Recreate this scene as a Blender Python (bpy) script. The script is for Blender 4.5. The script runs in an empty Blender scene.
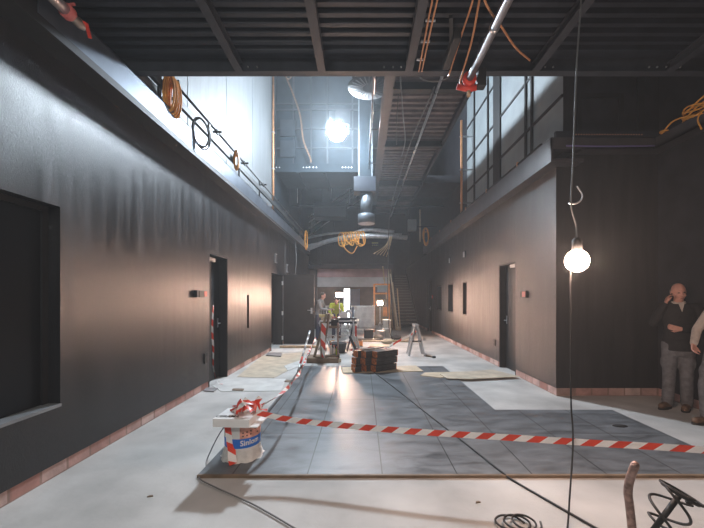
import bpy, bmesh, math, random
from mathutils import Vector, Matrix
random.seed(7)
SC = bpy.context.scene
COL = SC.collection
# ------------------------------------------------------------------ camera, world, exposure
F, CX, CY, EYE = 345.0, 362.0, 298.0, 1.55
cam = bpy.data.objects.new('camera', bpy.data.cameras.new('camera'))
COL.objects.link(cam); SC.camera = cam
cam.location = (0, 0, EYE); cam.rotation_euler = (math.pi/2, 0, 0)
cam.data.sensor_width = 36; cam.data.lens = F/704*36
cam.data.shift_x = -10/704; cam.data.shift_y = 34/704
cam.data.clip_start = .05; cam.data.clip_end = 200
world = bpy.data.worlds.new('world'); SC.world = world; world.use_nodes = True
wt = world.node_tree
wt.nodes['Background'].inputs[0].default_value = (.6, .75, 1, 1); wt.nodes['Background'].inputs[1].default_value = .05
HAZE = .006                                                # site dust in the air of the hall
vsn = wt.nodes.new('ShaderNodeVolumeScatter'); vsn.inputs['Density'].default_value = HAZE; vsn.inputs['Anisotropy'].default_value = .25
vsn.inputs['Color'].default_value = (.90, .96, 1, 1)
wt.links.new(vsn.outputs[0], wt.nodes['World Output'].inputs['Volume'])
vs = SC.view_settings
vs.view_transform = 'Standard'; vs.look = 'None'; vs.gamma = 1; vs.use_curve_mapping = False
vs.exposure = 0.40
POW_FLOOD, POW_BULB, POW_TASK, POW_REAR = 1050, 330, 1250, 260   # emission strengths of the lamps

def at(px, py, Y): return Vector(((px-CX)/F*Y, Y, EYE-(py-CY)/F*Y))
def fl(px, py, z=0):
    Y = F*(EYE-z)/(py-CY); return Vector(((px-CX)/F*Y, Y, z))

# ------------------------------------------------------------------ materials
def mat(name, col, rough=.6, metal=0, var=0, scale=8, bump=0, bscale=60, stretch=(1,1,1), emit=None, spec=.5, col2=None, rvar=0):
    m = bpy.data.materials.new(name); m.use_nodes = True
    nt = m.node_tree; b = nt.nodes['Principled BSDF']
    b.inputs['Roughness'].default_value = rough; b.inputs['Metallic'].default_value = metal
    b.inputs['Specular IOR Level'].default_value = spec
    c = (*col, 1); b.inputs['Base Color'].default_value = c
    if emit:
        b.inputs['Emission Color'].default_value = (*emit[0], 1); b.inputs['Emission Strength'].default_value = emit[1]
    tc = nt.nodes.new('ShaderNodeTexCoord'); mp = nt.nodes.new('ShaderNodeMapping')
    mp.inputs['Scale'].default_value = stretch
    nt.links.new(tc.outputs['Object'], mp.inputs[0])
    if var or col2 or rvar:
        n = nt.nodes.new('ShaderNodeTexNoise'); n.inputs['Scale'].default_value = scale; n.inputs['Detail'].default_value = 5
        nt.links.new(mp.outputs[0], n.inputs[0])
        r = nt.nodes.new('ShaderNodeValToRGB'); r.color_ramp.elements[0].position = .34; r.color_ramp.elements[1].position = .66
        lo = tuple(max(0, x*(1-var)) for x in col); hi = col2 or tuple(min(1, x*(1+var)) for x in col)
        r.color_ramp.elements[0].color = (*lo, 1); r.color_ramp.elements[1].color = (*hi, 1)
        nt.links.new(n.outputs[0], r.inputs[0]); nt.links.new(r.outputs[0], b.inputs['Base Color'])
        if rvar:
            mr = nt.nodes.new('ShaderNodeMapRange'); mr.inputs[1].default_value = .3; mr.inputs[2].default_value = .7
            mr.inputs[3].default_value = rough-rvar; mr.inputs[4].default_value = rough+rvar
            nt.links.new(n.outputs[0], mr.inputs[0]); nt.links.new(mr.outputs[0], b.inputs['Roughness'])
    if bump:
        n2 = nt.nodes.new('ShaderNodeTexNoise'); n2.inputs['Scale'].default_value = bscale; n2.inputs['Detail'].default_value = 3
        nt.links.new(mp.outputs[0], n2.inputs[0])
        bp = nt.nodes.new('ShaderNodeBump'); bp.inputs['Strength'].default_value = bump; bp.inputs['Distance'].default_value = .01
        nt.links.new(n2.outputs[0], bp.inputs['Height']); nt.links.new(bp.outputs[0], b.inputs['Normal'])
    return m

def brick_mat(name, c1, c2, mortar, w, h, msize, rough, var=0, offset=0, axes='XY', shift=0, noise_scale=5, rvar=0, streak=None, bias=0):
    """tiles or bricks laid on a plane of object space, with mottling inside the tiles"""
    m = bpy.data.materials.new(name); m.use_nodes = True; nt = m.node_tree; b = nt.nodes['Principled BSDF']
    tc = nt.nodes.new('ShaderNodeTexCoord'); sx = nt.nodes.new('ShaderNodeSeparateXYZ'); cx = nt.nodes.new('ShaderNodeCombineXYZ')
    nt.links.new(tc.outputs['Object'], sx.inputs[0])
    ad = nt.nodes.new('ShaderNodeMath'); ad.inputs[1].default_value = shift; nt.links.new(sx.outputs[axes[0]], ad.inputs[0]); nt.links.new(ad.outputs[0], cx.inputs[0]); nt.links.new(sx.outputs[axes[1]], cx.inputs[1])
    br = nt.nodes.new('ShaderNodeTexBrick'); br.offset = offset; br.inputs['Scale'].default_value = 1
    br.inputs['Brick Width'].default_value = w; br.inputs['Row Height'].default_value = h; br.inputs['Mortar Size'].default_value = msize
    br.inputs['Bias'].default_value = bias
    br.inputs['Color1'].default_value = (*c1, 1); br.inputs['Color2'].default_value = (*c2, 1); br.inputs['Mortar'].default_value = (*mortar, 1)
    nt.links.new(cx.outputs[0], br.inputs[0])
    n = nt.nodes.new('ShaderNodeTexNoise'); n.inputs['Scale'].default_value = noise_scale; n.inputs['Detail'].default_value = 8; n.inputs['Roughness'].default_value = .65
    n.inputs['Distortion'].default_value = .6
    mp = nt.nodes.new('ShaderNodeMapping'); mp.inputs['Scale'].default_value = streak or (1,1,1)
    nt.links.new(tc.outputs['Object'], mp.inputs[0]); nt.links.new(mp.outputs[0], n.inputs[0])
    mr = nt.nodes.new('ShaderNodeMapRange'); mr.inputs[1].default_value = .3; mr.inputs[2].default_value = .7
    mr.inputs[3].default_value = 1-var; mr.inputs[4].default_value = 1+var
    nt.links.new(n.outputs[0], mr.inputs[0])
    mx = nt.nodes.new('ShaderNodeMix'); mx.data_type = 'RGBA'; mx.blend_type = 'MULTIPLY'; mx.inputs[0].default_value = 1
    nt.links.new(br.outputs[0], mx.inputs[6]); nt.links.new(mr.outputs[0], mx.inputs[7]); nt.links.new(mx.outputs[2], b.inputs['Base Color'])
    b.inputs['Roughness'].default_value = rough
    if rvar:
        m2 = nt.nodes.new('ShaderNodeMapRange'); m2.inputs[1].default_value = .3; m2.inputs[2].default_value = .7
        m2.inputs[3].default_value = rough-rvar; m2.inputs[4].default_value = rough+rvar
        nt.links.new(n.outputs[0], m2.inputs[0]); nt.links.new(m2.outputs[0], b.inputs['Roughness'])
    return m

M = {}
M['cladding'] = mat('satin_black_cladding', (.012,.0118,.0135), .39, 0, .55, 2.6, .4, 170, (1,3.5,.28), rvar=.07, spec=.6)
M['cladding_x'] = mat('satin_black_cladding_end', (.022,.020,.020), .42, 0, .3, 2.2, .35, 170, (3.5,1,.35))
M['black'] = mat('matt_black_paint', (.012,.012,.013), .6, 0, .2, 6)
M['black_gloss'] = mat('black_shutter', (.008,.008,.009), .3, 0)
M['dark_wall'] = mat('dark_plaster', (.022,.022,.027), .7, 0, .3, 3)
M['blue_dark'] = mat('blue_grey_panel', (.012,.019,.025), .75, 0, .3, 2.5, spec=.2)
M['white_wall'] = mat('pale_upper_wall', (.115,.122,.126), .6, 0, .12, 2.0, .1, 20, (1,3,.4))
M['panel_pale'] = mat('pale_board', (.24,.27,.28), .6, 0, .10, 2.5)
M['concrete'] = mat('pale_screed', (.46,.45,.43), .75, 0, .22, 1.1, .2, 22, col2=(.60,.585,.56))
M['screed_grey'] = mat('grey_screed', (.24,.23,.23), .8, 0, .12, 2)
M['tiles'] = brick_mat('dark_stone_tiles', (.110,.120,.130), (.132,.142,.150), (.02,.02,.02), .65, 1.3, .006, .44, .55, 0, 'XY', .474, 2.6, .14, (1,2.6,1))
M['brick'] = brick_mat('painted_brick', (.36,.17,.14), (.58,.44,.40), (.30,.20,.17), .26, .3, .012, .8, .3, 0, 'YZ', 0, 4)
M['brick_x'] = brick_mat('painted_brick_end', (.36,.17,.14), (.58,.44,.40), (.30,.20,.17), .26, .3, .012, .8, .3, 0, 'XZ', 0, 4)
M['steel_dark'] = mat('dark_deck_steel', (.021,.025,.034), .45, .2, .2, 5)
M['steel_beam'] = mat('painted_beam', (.032,.036,.045), .5, .1, .2, 5)
M['deck_brown'] = mat('walkway_deck', (.13,.11,.11), .55, .1, .2, 5)
M['flashing'] = mat('zinc_flashing', (.24,.27,.32), .36, .85, .12, 2.0, .08, 12, (1,2,1))
M['galv'] = mat('galvanised_steel', (.50,.51,.53), .38, .8, .15, 9)
M['duct'] = mat('dull_duct_sheet', (.15,.17,.19), .5, .5, .12, 6)
M['tan'] = mat('dull_orange_sheath', (.12,.065,.035), .6, 0, .15, 8)
M['alu'] = mat('aluminium', (.62,.62,.63), .35, .9, .1, 9)
M['copper'] = mat('orange_conduit', (.55,.26,.12), .45, .1, .15, 8)
M['orange'] = mat('orange_cable_sheath', (.80,.36,.06), .5, 0, .15, 8)
M['orange_paint'] = mat('orange_primer', (.72,.25,.06), .55, 0, .2, 6)
M['cable'] = mat('black_cable', (.03,.028,.027), .5)
M['cable_grey'] = mat('grey_cable', (.16,.16,.16), .5)
M['white'] = mat('white_plastic', (.78,.78,.76), .45, 0, .06, 6)
M['carton'] = mat('white_carton', (.80,.79,.77), .6, 0, .04, 8)
M['red'] = mat('red_paint', (.62,.05,.03), .4, 0, .15, 12)
M['tape_red'] = mat('tape_red', (.72,.06,.03), .35, 0, .1, 8)
M['tape_white'] = mat('tape_white', (.84,.82,.80), .35, 0, .05, 8)
M['blue'] = mat('label_blue', (.02,.16,.62), .4)
M['pink'] = mat('label_pink', (.72,.36,.28), .5, 0, .2, 20)
M['ink'] = mat('black_print', (.02,.02,.02), .5)
M['wood'] = mat('raw_timber', (.46,.33,.20), .7, 0, .25, 6, .1, 40, (6,6,1))
M['ply'] = mat('plywood_sheet', (.55,.45,.32), .75, 0, .15, 3)
M['card'] = mat('cardboard', (.50,.43,.33), .8, 0, .18, 4)
M['paper'] = mat('protective_paper', (.58,.58,.56), .8, 0, .12, 4)
M['wood_dark'] = mat('dark_boards', (.055,.05,.05), .6, 0, .3, 7)
M['wood_rust'] = mat('orange_board_ends', (.50,.16,.05), .6, 0, .45, 25)
M['brown'] = mat('brown_board', (.20,.14,.09), .65, 0, .25, 6)
M['khaki'] = mat('khaki_board', (.24,.20,.14), .7, 0, .2, 5)
M['rust'] = mat('rusty_bar', (.30,.20,.17), .5, .5, .4, 30)
M['rubber'] = mat('black_rubber', (.02,.02,.02), .6)
M['glass'] = mat('dark_glass', (.02,.022,.026), .08)
M['pane_day'] = mat('daylight_pane', (.9,.92,.95), .4, emit=((.86,.92,1), 5))
M['blue_board'] = mat('blue_door_leaf', (.16,.23,.42), .5, 0, .1, 3)
M['pink_band'] = mat('pinkish_slab_edge', (.36,.22,.22), .7, 0, .2, 2)
M['grey_band'] = mat('grey_soffit', (.42,.40,.40), .7, 0, .1, 3)
M['skin'] = mat('skin', (.62,.30,.22), .5, 0, .10, 20)
M['hair_grey'] = mat('grey_hair', (.25,.20,.18), .7, 0, .3, 60)
M['hair_dark'] = mat('dark_hair', (.04,.03,.025), .7)
M['cloth_black'] = mat('black_jacket', (.012,.010,.010), .8, 0, .3, 30)
M['cloth_beige'] = mat('beige_shirt', (.55,.47,.41), .85, 0, .1, 20)
M['cloth_grey'] = mat('grey_work_trousers', (.15,.145,.15), .85, 0, .25, 14)
M['cloth_light'] = mat('light_grey_shirt', (.24,.235,.23), .85, 0, .1, 14)
M['cloth_navy'] = mat('navy_trousers', (.06,.06,.09), .85)
M['hivis'] = mat('hivis_yellow', (.46,.52,.03), .7, 0, .1, 10)
M['boot'] = mat('brown_boots', (.13,.075,.045), .7, 0, .3, 20)
M['sole'] = mat('boot_sole', (.03,.025,.02), .8)
def emat(name, c, s): return mat(name, (.9,.9,.9), .5, emit=(c, s))
M['lamp_cold'] = emat('cold_flood_glass', (.76,.88,1), POW_FLOOD)
M['lamp_warm'] = emat('warm_bulb_glass', (1,.67,.52), POW_BULB)
M['lamp_task'] = emat('warm_task_lamp_glass', (1,.66,.50), POW_TASK)
M['lamp_rear'] = emat('fill_flood_glass', (1,.95,.90), POW_REAR)

# ------------------------------------------------------------------ mesh helpers (all in world coordinates)
class MB:
    def __init__(s): s.bm = bmesh.new(); s.mi = 0
    def _f(s, vs_):
        try: f = s.bm.faces.new(vs_); f.material_index = s.mi; return f
        except ValueError: return None
    def box(s, lo, hi, rot=None, org=None):
        lo, hi = Vector(lo), Vector(hi)
        P = [Vector((x,y,z)) for x in (lo.x,hi.x) for y in (lo.y,hi.y) for z in (lo.z,hi.z)]
        if rot is not None:
            o = Vector(org) if org is not None else (lo+hi)/2
            P = [rot @ (p-o) + o for p in P]
        v = [s.bm.verts.new(p) for p in P]
        for q in ((0,1,3,2),(4,6,7,5),(0,4,5,1),(2,3,7,6),(0,2,6,4),(1,5,7,3)): s._f([v[i] for i in q])
        return s
    def bar(s, a, b, w, h=None, up=(0,0,1)):
        """rectangular bar from a to b"""
        a, b = Vector(a), Vector(b); h = h or w; d = (b-a).normalized(); u = Vector(up)
        if abs(d.dot(u)) > .98: u = Vector((0,1,0))
        x = d.cross(u).normalized(); y = x.cross(d)
        R = [(-1,-1),(1,-1),(1,1),(-1,1)]
        va = [s.bm.verts.new(a + x*(i*w/2) + y*(j*h/2)) for i,j in R]; vb = [s.bm.verts.new(b + x*(i*w/2) + y*(j*h/2)) for i,j in R]
        for i in range(4): s._f([va[i], va[(i+1)%4], vb[(i+1)%4], vb[i]])
        s._f(va[::-1]); s._f(vb)
        return s
    def tube(s, pts, r, n=10, caps=True, closed=False):
        pts = [Vector(p) for p in pts]; rings = []; L = len(pts)
        rr = r if isinstance(r, (list,tuple)) else [r]*L
        prev = None
        for i, p in enumerate(pts):
            if closed: d = (pts[(i+1)%L]-pts[i-1])
            else: d = pts[min(i+1,L-1)] - pts[max(i-1,0)]
            d.normalize()
            if prev is None:
                u = Vector((0,0,1)) if abs(d.z) < .9 else Vector((1,0,0))
            else: u = prev
            x = d.cross(u)
            if x.length < 1e-6: x = d.cross(Vector((0,1,0)))
            x.normalize(); y = x.cross(d).normalized(); prev = y
            rings.append([s.bm.verts.new(p + (x*math.cos(t)+y*math.sin(t))*rr[i]) for t in [2*math.pi*k/n for k in range(n)]])
        K = L if closed else L-1
        for i in range(K):
            A, B = rings[i], rings[(i+1)%L]
            for k in range(n):
                f = s._f([A[k], A[(k+1)%n], B[(k+1)%n], B[k]])
                if f: f.smooth = True
        if caps and not closed: s._f(rings[0][::-1]); s._f(rings[-1])
        return s
    def lathe(s, c, prof, n=24, caps=True, axis=(0,0,1)):
        """profile [(radius, height)] turned about an axis through c"""
        c = Vector(c); q = Vector((0,0,1)).rotation_difference(Vector(axis)); rings = []
        for r, h in prof:
            rings.append([s.bm.verts.new(c + q @ Vector((r*math.cos(2*math.pi*k/n), r*math.sin(2*math.pi*k/n), h))) for k in range(n)])
        for A, B in zip(rings, rings[1:]):
            for k in range(n):
                f = s._f([A[k], A[(k+1)%n], B[(k+1)%n], B[k]])
                if f: f.smooth = True
        if caps: s._f(rings[0][::-1]); s._f(rings[-1])
        return s
    def ball(s, c, r, n=14, m=8, rot=None):
        c = Vector(c); r = Vector((r,r,r)) if not hasattr(r,'__len__') else Vector(r); rows = []
        for i in range(m+1):
            t = math.pi*i/m; row = []
            if i in (0, m):
                p = Vector((0,0,math.cos(t)*r.z)); row = [s.bm.verts.new(c + (rot @ p if rot else p))]
            else:
                for k in range(n):
                    p = Vector((math.sin(t)*math.cos(2*math.pi*k/n)*r.x, math.sin(t)*math.sin(2*math.pi*k/n)*r.y, math.cos(t)*r.z))
                    row.append(s.bm.verts.new(c + (rot @ p if rot else p)))
            rows.append(row)
        for A, B in zip(rows, rows[1:]):
            for k in range(n):
                k2 = (k+1)%n
                vs_ = [A[0], B[k], B[k2]] if len(A)==1 else ([A[k], B[0], A[k2]] if len(B)==1 else [A[k], B[k], B[k2], A[k2]])
                f = s._f(vs_)
                if f: f.smooth = True
        return s
    def cone(s, a, ra, b, rb, n=12):
        """tapered limb with round ends"""
        a, b = Vector(a), Vector(b); d = b-a
        k = 6; pts = [a + d*(i/k) for i in range(k+1)]
        s.tube(pts, [ra+(rb-ra)*i/k for i in range(k+1)], n); s.ball(a, ra, n, 8); s.ball(b, rb, n, 8); return s
    def poly(s, pts, thick, z=(0,0,1)):
        """flat polygon given its own thickness"""
        z = Vector(z)*thick; P = [Vector(p) for p in pts]
        A = [s.bm.verts.new(p) for p in P]; B = [s.bm.verts.new(p+z) for p in P]
        s._f(A[::-1]); s._f(B)
        for i in range(len(P)):
            j = (i+1)%len(P); s._f([A[i], A[j], B[j], B[i]])
        return s
    def loft(s, secs, n=18):
        """elliptical sections (centre, rx, ry)"""
        rings = [[s.bm.verts.new(Vector(c)+Vector((rx*math.cos(2*math.pi*k/n), ry*math.sin(2*math.pi*k/n), 0))) for k in range(n)] for c, rx, ry in secs]
        for A, B in zip(rings, rings[1:]):
            for k in range(n):
                f = s._f([A[k], A[(k+1)%n], B[(k+1)%n], B[k]])
                if f: f.smooth = True
        s._f(rings[0][::-1]); s._f(rings[-1]); return s
    def build(s, name, mats, parent=None, org=None, bevel=0):
        if not isinstance(mats, (list,tuple)): mats = [mats]
        o_ = Vector(parent_world(parent)) if parent else Vector(org if org is not None else (0,0,0))
        bmesh.ops.recalc_face_normals(s.bm, faces=s.bm.faces)
        for v in s.bm.verts: v.co -= o_
        me = bpy.data.meshes.new(name); s.bm.to_mesh(me); s.bm.free()
        for m in mats: me.materials.append(M[m] if isinstance(m, str) else m)
        ob = bpy.data.objects.new(name, me); COL.objects.link(ob)
        if parent: ob.parent = parent
        else: ob.location = o_
        if bevel:
            b = ob.modifiers.new('edge', 'BEVEL'); b.width = bevel; b.segments = 2; b.limit_method = 'ANGLE'
        return ob
def parent_world(p):
    v = Vector((0,0,0))
    while p is not None: v += p.location; p = p.parent
    return v
def tag(o, label, cat, group=None):
    o['label'] = label; o['category'] = cat
    if group: o['group'] = group
    return o
def thing(name, label, cat, loc, group=None):
    o = bpy.data.objects.new(name, None); COL.objects.link(o); o.empty_display_size = .1
    o.location = Vector(loc); return tag(o, label, cat, group)
def struct(o): o['kind'] = 'structure'; return o
def dup(root, loc, rotz=None, label=None, group=None):
    r = root.copy(); COL.objects.link(r); r.location = Vector(loc)
    if rotz is not None: r.rotation_euler = (0,0,rotz)
    if label: r['label'] = label
    if group: r['group'] = group
    for ch in list(root.children):
        c = ch.copy(); COL.objects.link(c); c.parent = r
        for g in list(ch.children):
            d = g.copy(); COL.objects.link(d); d.parent = c
    return r
def curve_pts(ctrl, n=12):
    """smooth curve through control points"""
    P = [Vector(p) for p in ctrl]; P = [P[0]*2-P[1]] + P + [P[-1]*2-P[-2]]; out = []
    for i in range(1, len(P)-2):
        for k in range(n):
            t = k/n; a, b, c, d = P[i-1], P[i], P[i+1], P[i+2]
            out.append(.5*((2*b) + (c-a)*t + (2*a-5*b+4*c-d)*t*t + (3*b-a-3*c+d)*t**3))
    out.append(P[-2]); return out
def cable(name, ctrl, r, m, label, cat='cable', n=10, group=None):
    pts = curve_pts(ctrl, n); b = MB(); b.tube(pts, r, 8)
    lowest = min(ctrl, key=lambda p: p[2])
    return tag(b.build(name, m, org=lowest), label, cat, group)
def ribbon_mb(ctrl, width, up=(0,0,1), stripe=.2, skew=1.0, n=24, twist=0.0, smooth=True):
    """barrier tape: a thin ribbon of slanted red and white stripes"""
    path = curve_pts(ctrl, n) if smooth else [Vector(p) for p in ctrl]
    L = [0]
    for a, b in zip(path, path[1:]): L.append(L[-1]+(b-a).length)
    def P(s):
        s = max(0, min(L[-1], s))
        for i in range(len(L)-1):
            if s <= L[i+1] + 1e-9:
                t = (s-L[i])/max(1e-9, L[i+1]-L[i]); return path[i].lerp(path[i+1], t), (path[i+1]-path[i]).normalized()
        return path[-1], (path[-1]-path[-2]).normalized()
    mb = MB(); tot = L[-1]; ks = int(tot/stripe)+2; sub = 4
    def vert(s, e, side):
        p, d = P(s); u = Vector(up)
        if abs(d.dot(u)) > .9: u = Vector((1,0,0))
        x = d.cross(u).normalized(); y = x.cross(d).normalized()
        a = twist*s; w = y*math.cos(a)+x*math.sin(a); nrm = d.cross(w).normalized()
        return p + w*(e*width/2) + nrm*(side*.0006)
    for k in range(-1, ks):
        mb.mi = k % 2
        for q in range(sub):
            s0 = (k+q/sub)*stripe; s1 = (k+(q+1)/sub)*stripe; sh = skew*width
            quad = []
            for side in (1,-1):
                quad.append([mb.bm.verts.new(vert(s0, -1, side)), mb.bm.verts.new(vert(s1, -1, side)),
                             mb.bm.verts.new(vert(s1+sh, 1, side)), mb.bm.verts.new(vert(s0+sh, 1, side))])
            if (quad[0][0].co-quad[0][1].co).length < 1e-4 and (quad[0][2].co-quad[0][3].co).length < 1e-4: continue
            mb._f(quad[0]); mb._f(quad[1][::-1])
    return mb
TAPE = ['tape_red', 'tape_white']

# ------------------------------------------------------------------ the setting
XL, XR, YC, XN = -2.65, 3.07, 5.46, 4.68       # left wall, right wall, its corner, near right wall
LZ0, LZ1 = 3.62, 3.97                            # ledge soffit and top
def wall_along_y(b, x0, x1, y0, y1, z0, z1, holes):
    holes = sorted(holes); y = y0
    for a, c, d, e in holes:
        b.box((x0,y,z0), (x1,a,z1))
        if d > z0: b.box((x0,a,z0), (x1,c,d))
        if e < z1: b.box((x0,a,e), (x1,c,z1))
        y = c
    b.box((x0,y,z0), (x1,y1,z1))
fb = MB(); fb.box((-8,-6,-.3), (9,30,0)); struct(fb.build('floor', 'concrete'))
fb = MB(); fb.box((-1.30,2.99,0), (1.82,7.75,.022)); fb.box((1.82,2.99,0), (3.42,4.72,.022)); fb.box((-1.42,2.99,0), (-1.30,3.55,.022))
struct(fb.build('floor_tiles', 'tiles'))
fb = MB(); fb.box((-1.42,2.965,0), (3.42,2.99,.026)); struct(fb.build('trim_1', 'brown'))
# left wall with its recesses
HL = [(.9,3.03,.61,2.35), (5.98,6.82,0,2.35), (7.95,8.09,.85,1.62), (10.05,11.5,0,2.32)]
b = MB(); wall_along_y(b, XL-.3, XL, -3, 17.2, .115, LZ0, HL); struct(b.build('wall_left', 'cladding'))
b = MB()
for y0, y1 in ((-3,5.98),(6.82,10.05),(11.5,17.2)): b.box((XL-.3,y0,0), (XL-.012,y1,.115))
struct(b.build('baseboard_left', 'brick'))
b = MB(); b.box((XL-.3,-3,LZ0), (XL+.22,16.2,LZ0+.04)); b.box((XL+.17,-3,LZ0+.04), (XL+.20,16.2,LZ1-.02)); b.box((-3.2,-3,LZ1-.04), (XL+.20,16.2,LZ1-.02))
b.box((XL+.20,-3,LZ0+.04), (XL+.22,16.2,LZ0+.07)); struct(b.build('trim_2', 'black'))
b = MB()
for y0, y1 in ((2.6,6.0),(6.0,8.5),(8.5,11.0),(11.0,13.5),(13.5,16.2)):
    pts = [(XL+.201,y0+.004,LZ0+.08), (XL+.201,y1,LZ0+.08), (XL+.201,y1,LZ1), (XL+.201,y0+.004,LZ1)]
    b.poly(pts, .008, (1,0,0)); b.box((XL-.02,y0+.004,LZ1-.018), (XL+.209,y1,LZ1))
struct(b.build('trim_3', 'flashing'))  # zinc stops short; black trim stands in for shade on the near stretch
# dark rooms behind the openings
b = MB(); b.box((XL-.34,.85,.55), (XL-.3,3.1,2.4)); b.box((XL-.34,7.9,.8), (XL-.3,8.15,1.7)); struct(b.build('wall_left_back', 'black'))
w1 = struct(MB().box((XL-.15,.9,.61), (XL-.125,3.03,2.35)).build('window_1', 'black_gloss'))
MB().box((XL-.125,.9,.60), (XL+.012,3.03,.625)).build('window_sill', 'steel_beam', w1).data.materials[0] = mat('painted_sill', (.26,.27,.28), .4, .2, .1, 5)
fr = MB(); fr.box((XL-.125,2.975,.625), (XL-.105,3.03,2.35)); fr.box((XL-.125,.9,2.30), (XL-.105,2.975,2.35)); fr.box((XL-.125,2.18,.625), (XL-.112,2.21,2.30))
fr.build('window_frame', 'black', w1)
def door_x(num, xw, side, y0, y1, z1, depth, leaf='black', frame='black', rust=False):
    """door set back in an opening of a wall that faces side (+1 looks to +x)"""
    xi = xw - side*depth
    d = struct(MB().box((min(xi, xi-side*.05), y0+.03, .01), (max(xi, xi-side*.05), y1-.03, z1-.03)).build('door_%d' % num, leaf))
    f = MB(); x0, x1 = sorted((xw-side*.005, xi-side*.06))
    f.box((x0,y0,0), (x1,y0+.03,z1)); f.box((x0,y1-.03,0), (x1,y1,z1)); f.box((x0,y0+.03,z1-.03), (x1,y1-.03,z1)); f.build('door_frame', frame, d)
    for zz in (.25, 1.15, 2.0):
        h = MB(); h.tube([(xi+side*.012,y0+.05,zz), (xi+side*.012,y0+.05,zz+.11)], .012); h.build('door_hinge', 'galv', d)
    hd = MB(); hd.box(*[tuple(v) for v in ((min(xi,xi+side*.012), y1-.14, .98), (max(xi,xi+side*.012), y1-.10, 1.16))])
    hd.tube([(xi+side*.012,y1-.12,1.06), (xi+side*.06,y1-.12,1.06), (xi+side*.06,y1-.24,1.06)], .01); hd.build('door_handle', 'galv', d)
    return d
d1 = door_x(1, XL, 1, 5.98, 6.82, 2.35, .16)
MB().box((XL-.155,6.1,2.22), (XL-.09,6.45,2.29)).build('door_closer', 'galv', d1)  # pale bar put in for the lit soffit, not a closer
# the far left doorway with its leaf standing wide open
b = MB(); b.box((XL-1.6,9.6,0), (XL-1.55,12,2.6)); b.box((XL-1.6,9.55,0), (XL-.3,9.6,2.6)); b.box((XL-1.6,12,0), (XL-.3,12.05,2.6)); b.box((XL-1.6,9.6,2.6), (XL-.3,12,2.65))
struct(b.build('wall_side_room', 'black'))
d2 = struct(MB().box((-2.62,11.56,.012), (-1.60,11.61,2.33)).build('door_2', mat('open_door_leaf', (.022,.018,.018), .45, 0, .2, 3)))
b = MB(); b.box((XL-.30,11.47,0), (XL+.004,11.50,2.32)); b.box((XL-.30,10.05,0), (XL+.004,10.08,2.32)); b.box((XL-.30,10.08,2.29), (XL+.004,11.47,2.32)); b.build('door_frame', 'cladding_x', d2)
for zz in (.16, .98, 1.98): MB().box((XL-.015,11.455,zz), (XL+.03,11.47,zz+.13)).build('door_hinge', 'white', d2)
b = MB(); b.box((-1.72,11.545,1.02), (-1.66,11.56,1.22)); b.tube([(-1.69,11.545,1.14), (-1.69,11.50,1.14), (-1.82,11.50,1.14)], .011); b.build('door_handle', 'galv', d2)
# right wall
HR = [(6.9,7.73,0,2.29), (10.1,10.5,1.04,2.03), (11.64,12.3,1.06,2.04), (13.3,14.1,1.06,2.05), (15.2,16.2,0,2.37)]
b = MB(); wall_along_y(b, XR, XR+.3, YC, 24, .125, LZ0, HR); struct(b.build('wall_right', 'cladding'))
b = MB()
for y0, y1 in ((YC,6.9),(7.73,15.2),(16.2,24)): b.box((XR+.008,y0,0), (XR+.3,y1,.125))
struct(b.build('baseboard_right', 'brick'))
b = MB(); b.box((XR+.3,YC,.125), (XN+.3,YC+.3,LZ0+.2)); b.box((XR,YC-.004,.125), (XR+.3,YC,LZ0)); struct(b.build('wall_alcove', 'cladding_x'))
b = MB(); b.box((XR+.3,YC+.008,0), (XN+.3,YC+.3,.125)); struct(b.build('baseboard_alcove', 'brick_x'))
b = MB(); b.box((XN,-3,.125), (XN+.3,YC,LZ0+.2)); struct(b.build('wall_near_right', 'dark_wall'))
b = MB(); b.box((XN+.008,-3,0), (XN+.3,YC,.125)); struct(b.build('baseboard_near_right', 'brick'))
b = MB()
b.box((XR-.2,YC-.22,LZ0), (XR+.3,16.2,LZ0+.05)); b.box((XR-.2,YC-.22,LZ0+.05), (XR-.17,16.2,LZ1)); b.box((XR-.2,YC-.22,LZ1), (XR+.32,16.2,LZ1+.02))
b.box((XR+.3,YC-.22,LZ0+.2), (XN-.2,YC+.3,LZ0+.24)); b.box((XR-.2,YC-.22,LZ0+.2), (XN-.22,YC-.19,LZ1)); b.box((XR+.3,YC-.2,LZ1), (XN,YC+.3,LZ1+.02))
b.box((XN-.22,-3,LZ0+.2), (XN+.3,YC+.3,LZ0+.24)); b.box((XN-.22,-3,LZ0+.2), (XN-.19,YC+.2,LZ1)); b.box((XN-.22,-3,LZ1), (XN+.3,YC+.3,LZ1+.02))
struct(b.build('trim_4', mat('dark_ledge', (.06,.055,.058), .45, .2, .2, 4)))
for k, (y0, y1, z0, z1) in enumerate(HR[1:4]):
    w = struct(MB().box((XR+.16,y0,z0), (XR+.18,y1,z1)).build('window_%d' % (k+2), 'glass'))
    f = MB()
    for a in ((y0,y0+.025,z0,z1),(y1-.025,y1,z0,z1),(y0+.025,y1-.025,z0,z0+.025),(y0+.025,y1-.025,z1-.025,z1)): f.box((XR-.003,a[0],a[2]), (XR+.16,a[1],a[3]))
    f.build('window_frame', 'black', w)
d3 = door_x(3, XR, -1, 6.9, 7.73, 2.29, .13)
MB().box((XR+.06,6.95,2.19), (XR+.125,7.30,2.255)).build('door_closer', 'galv', d3)
door_x(4, XR, -1, 15.2, 16.2, 2.37, .13)
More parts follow.
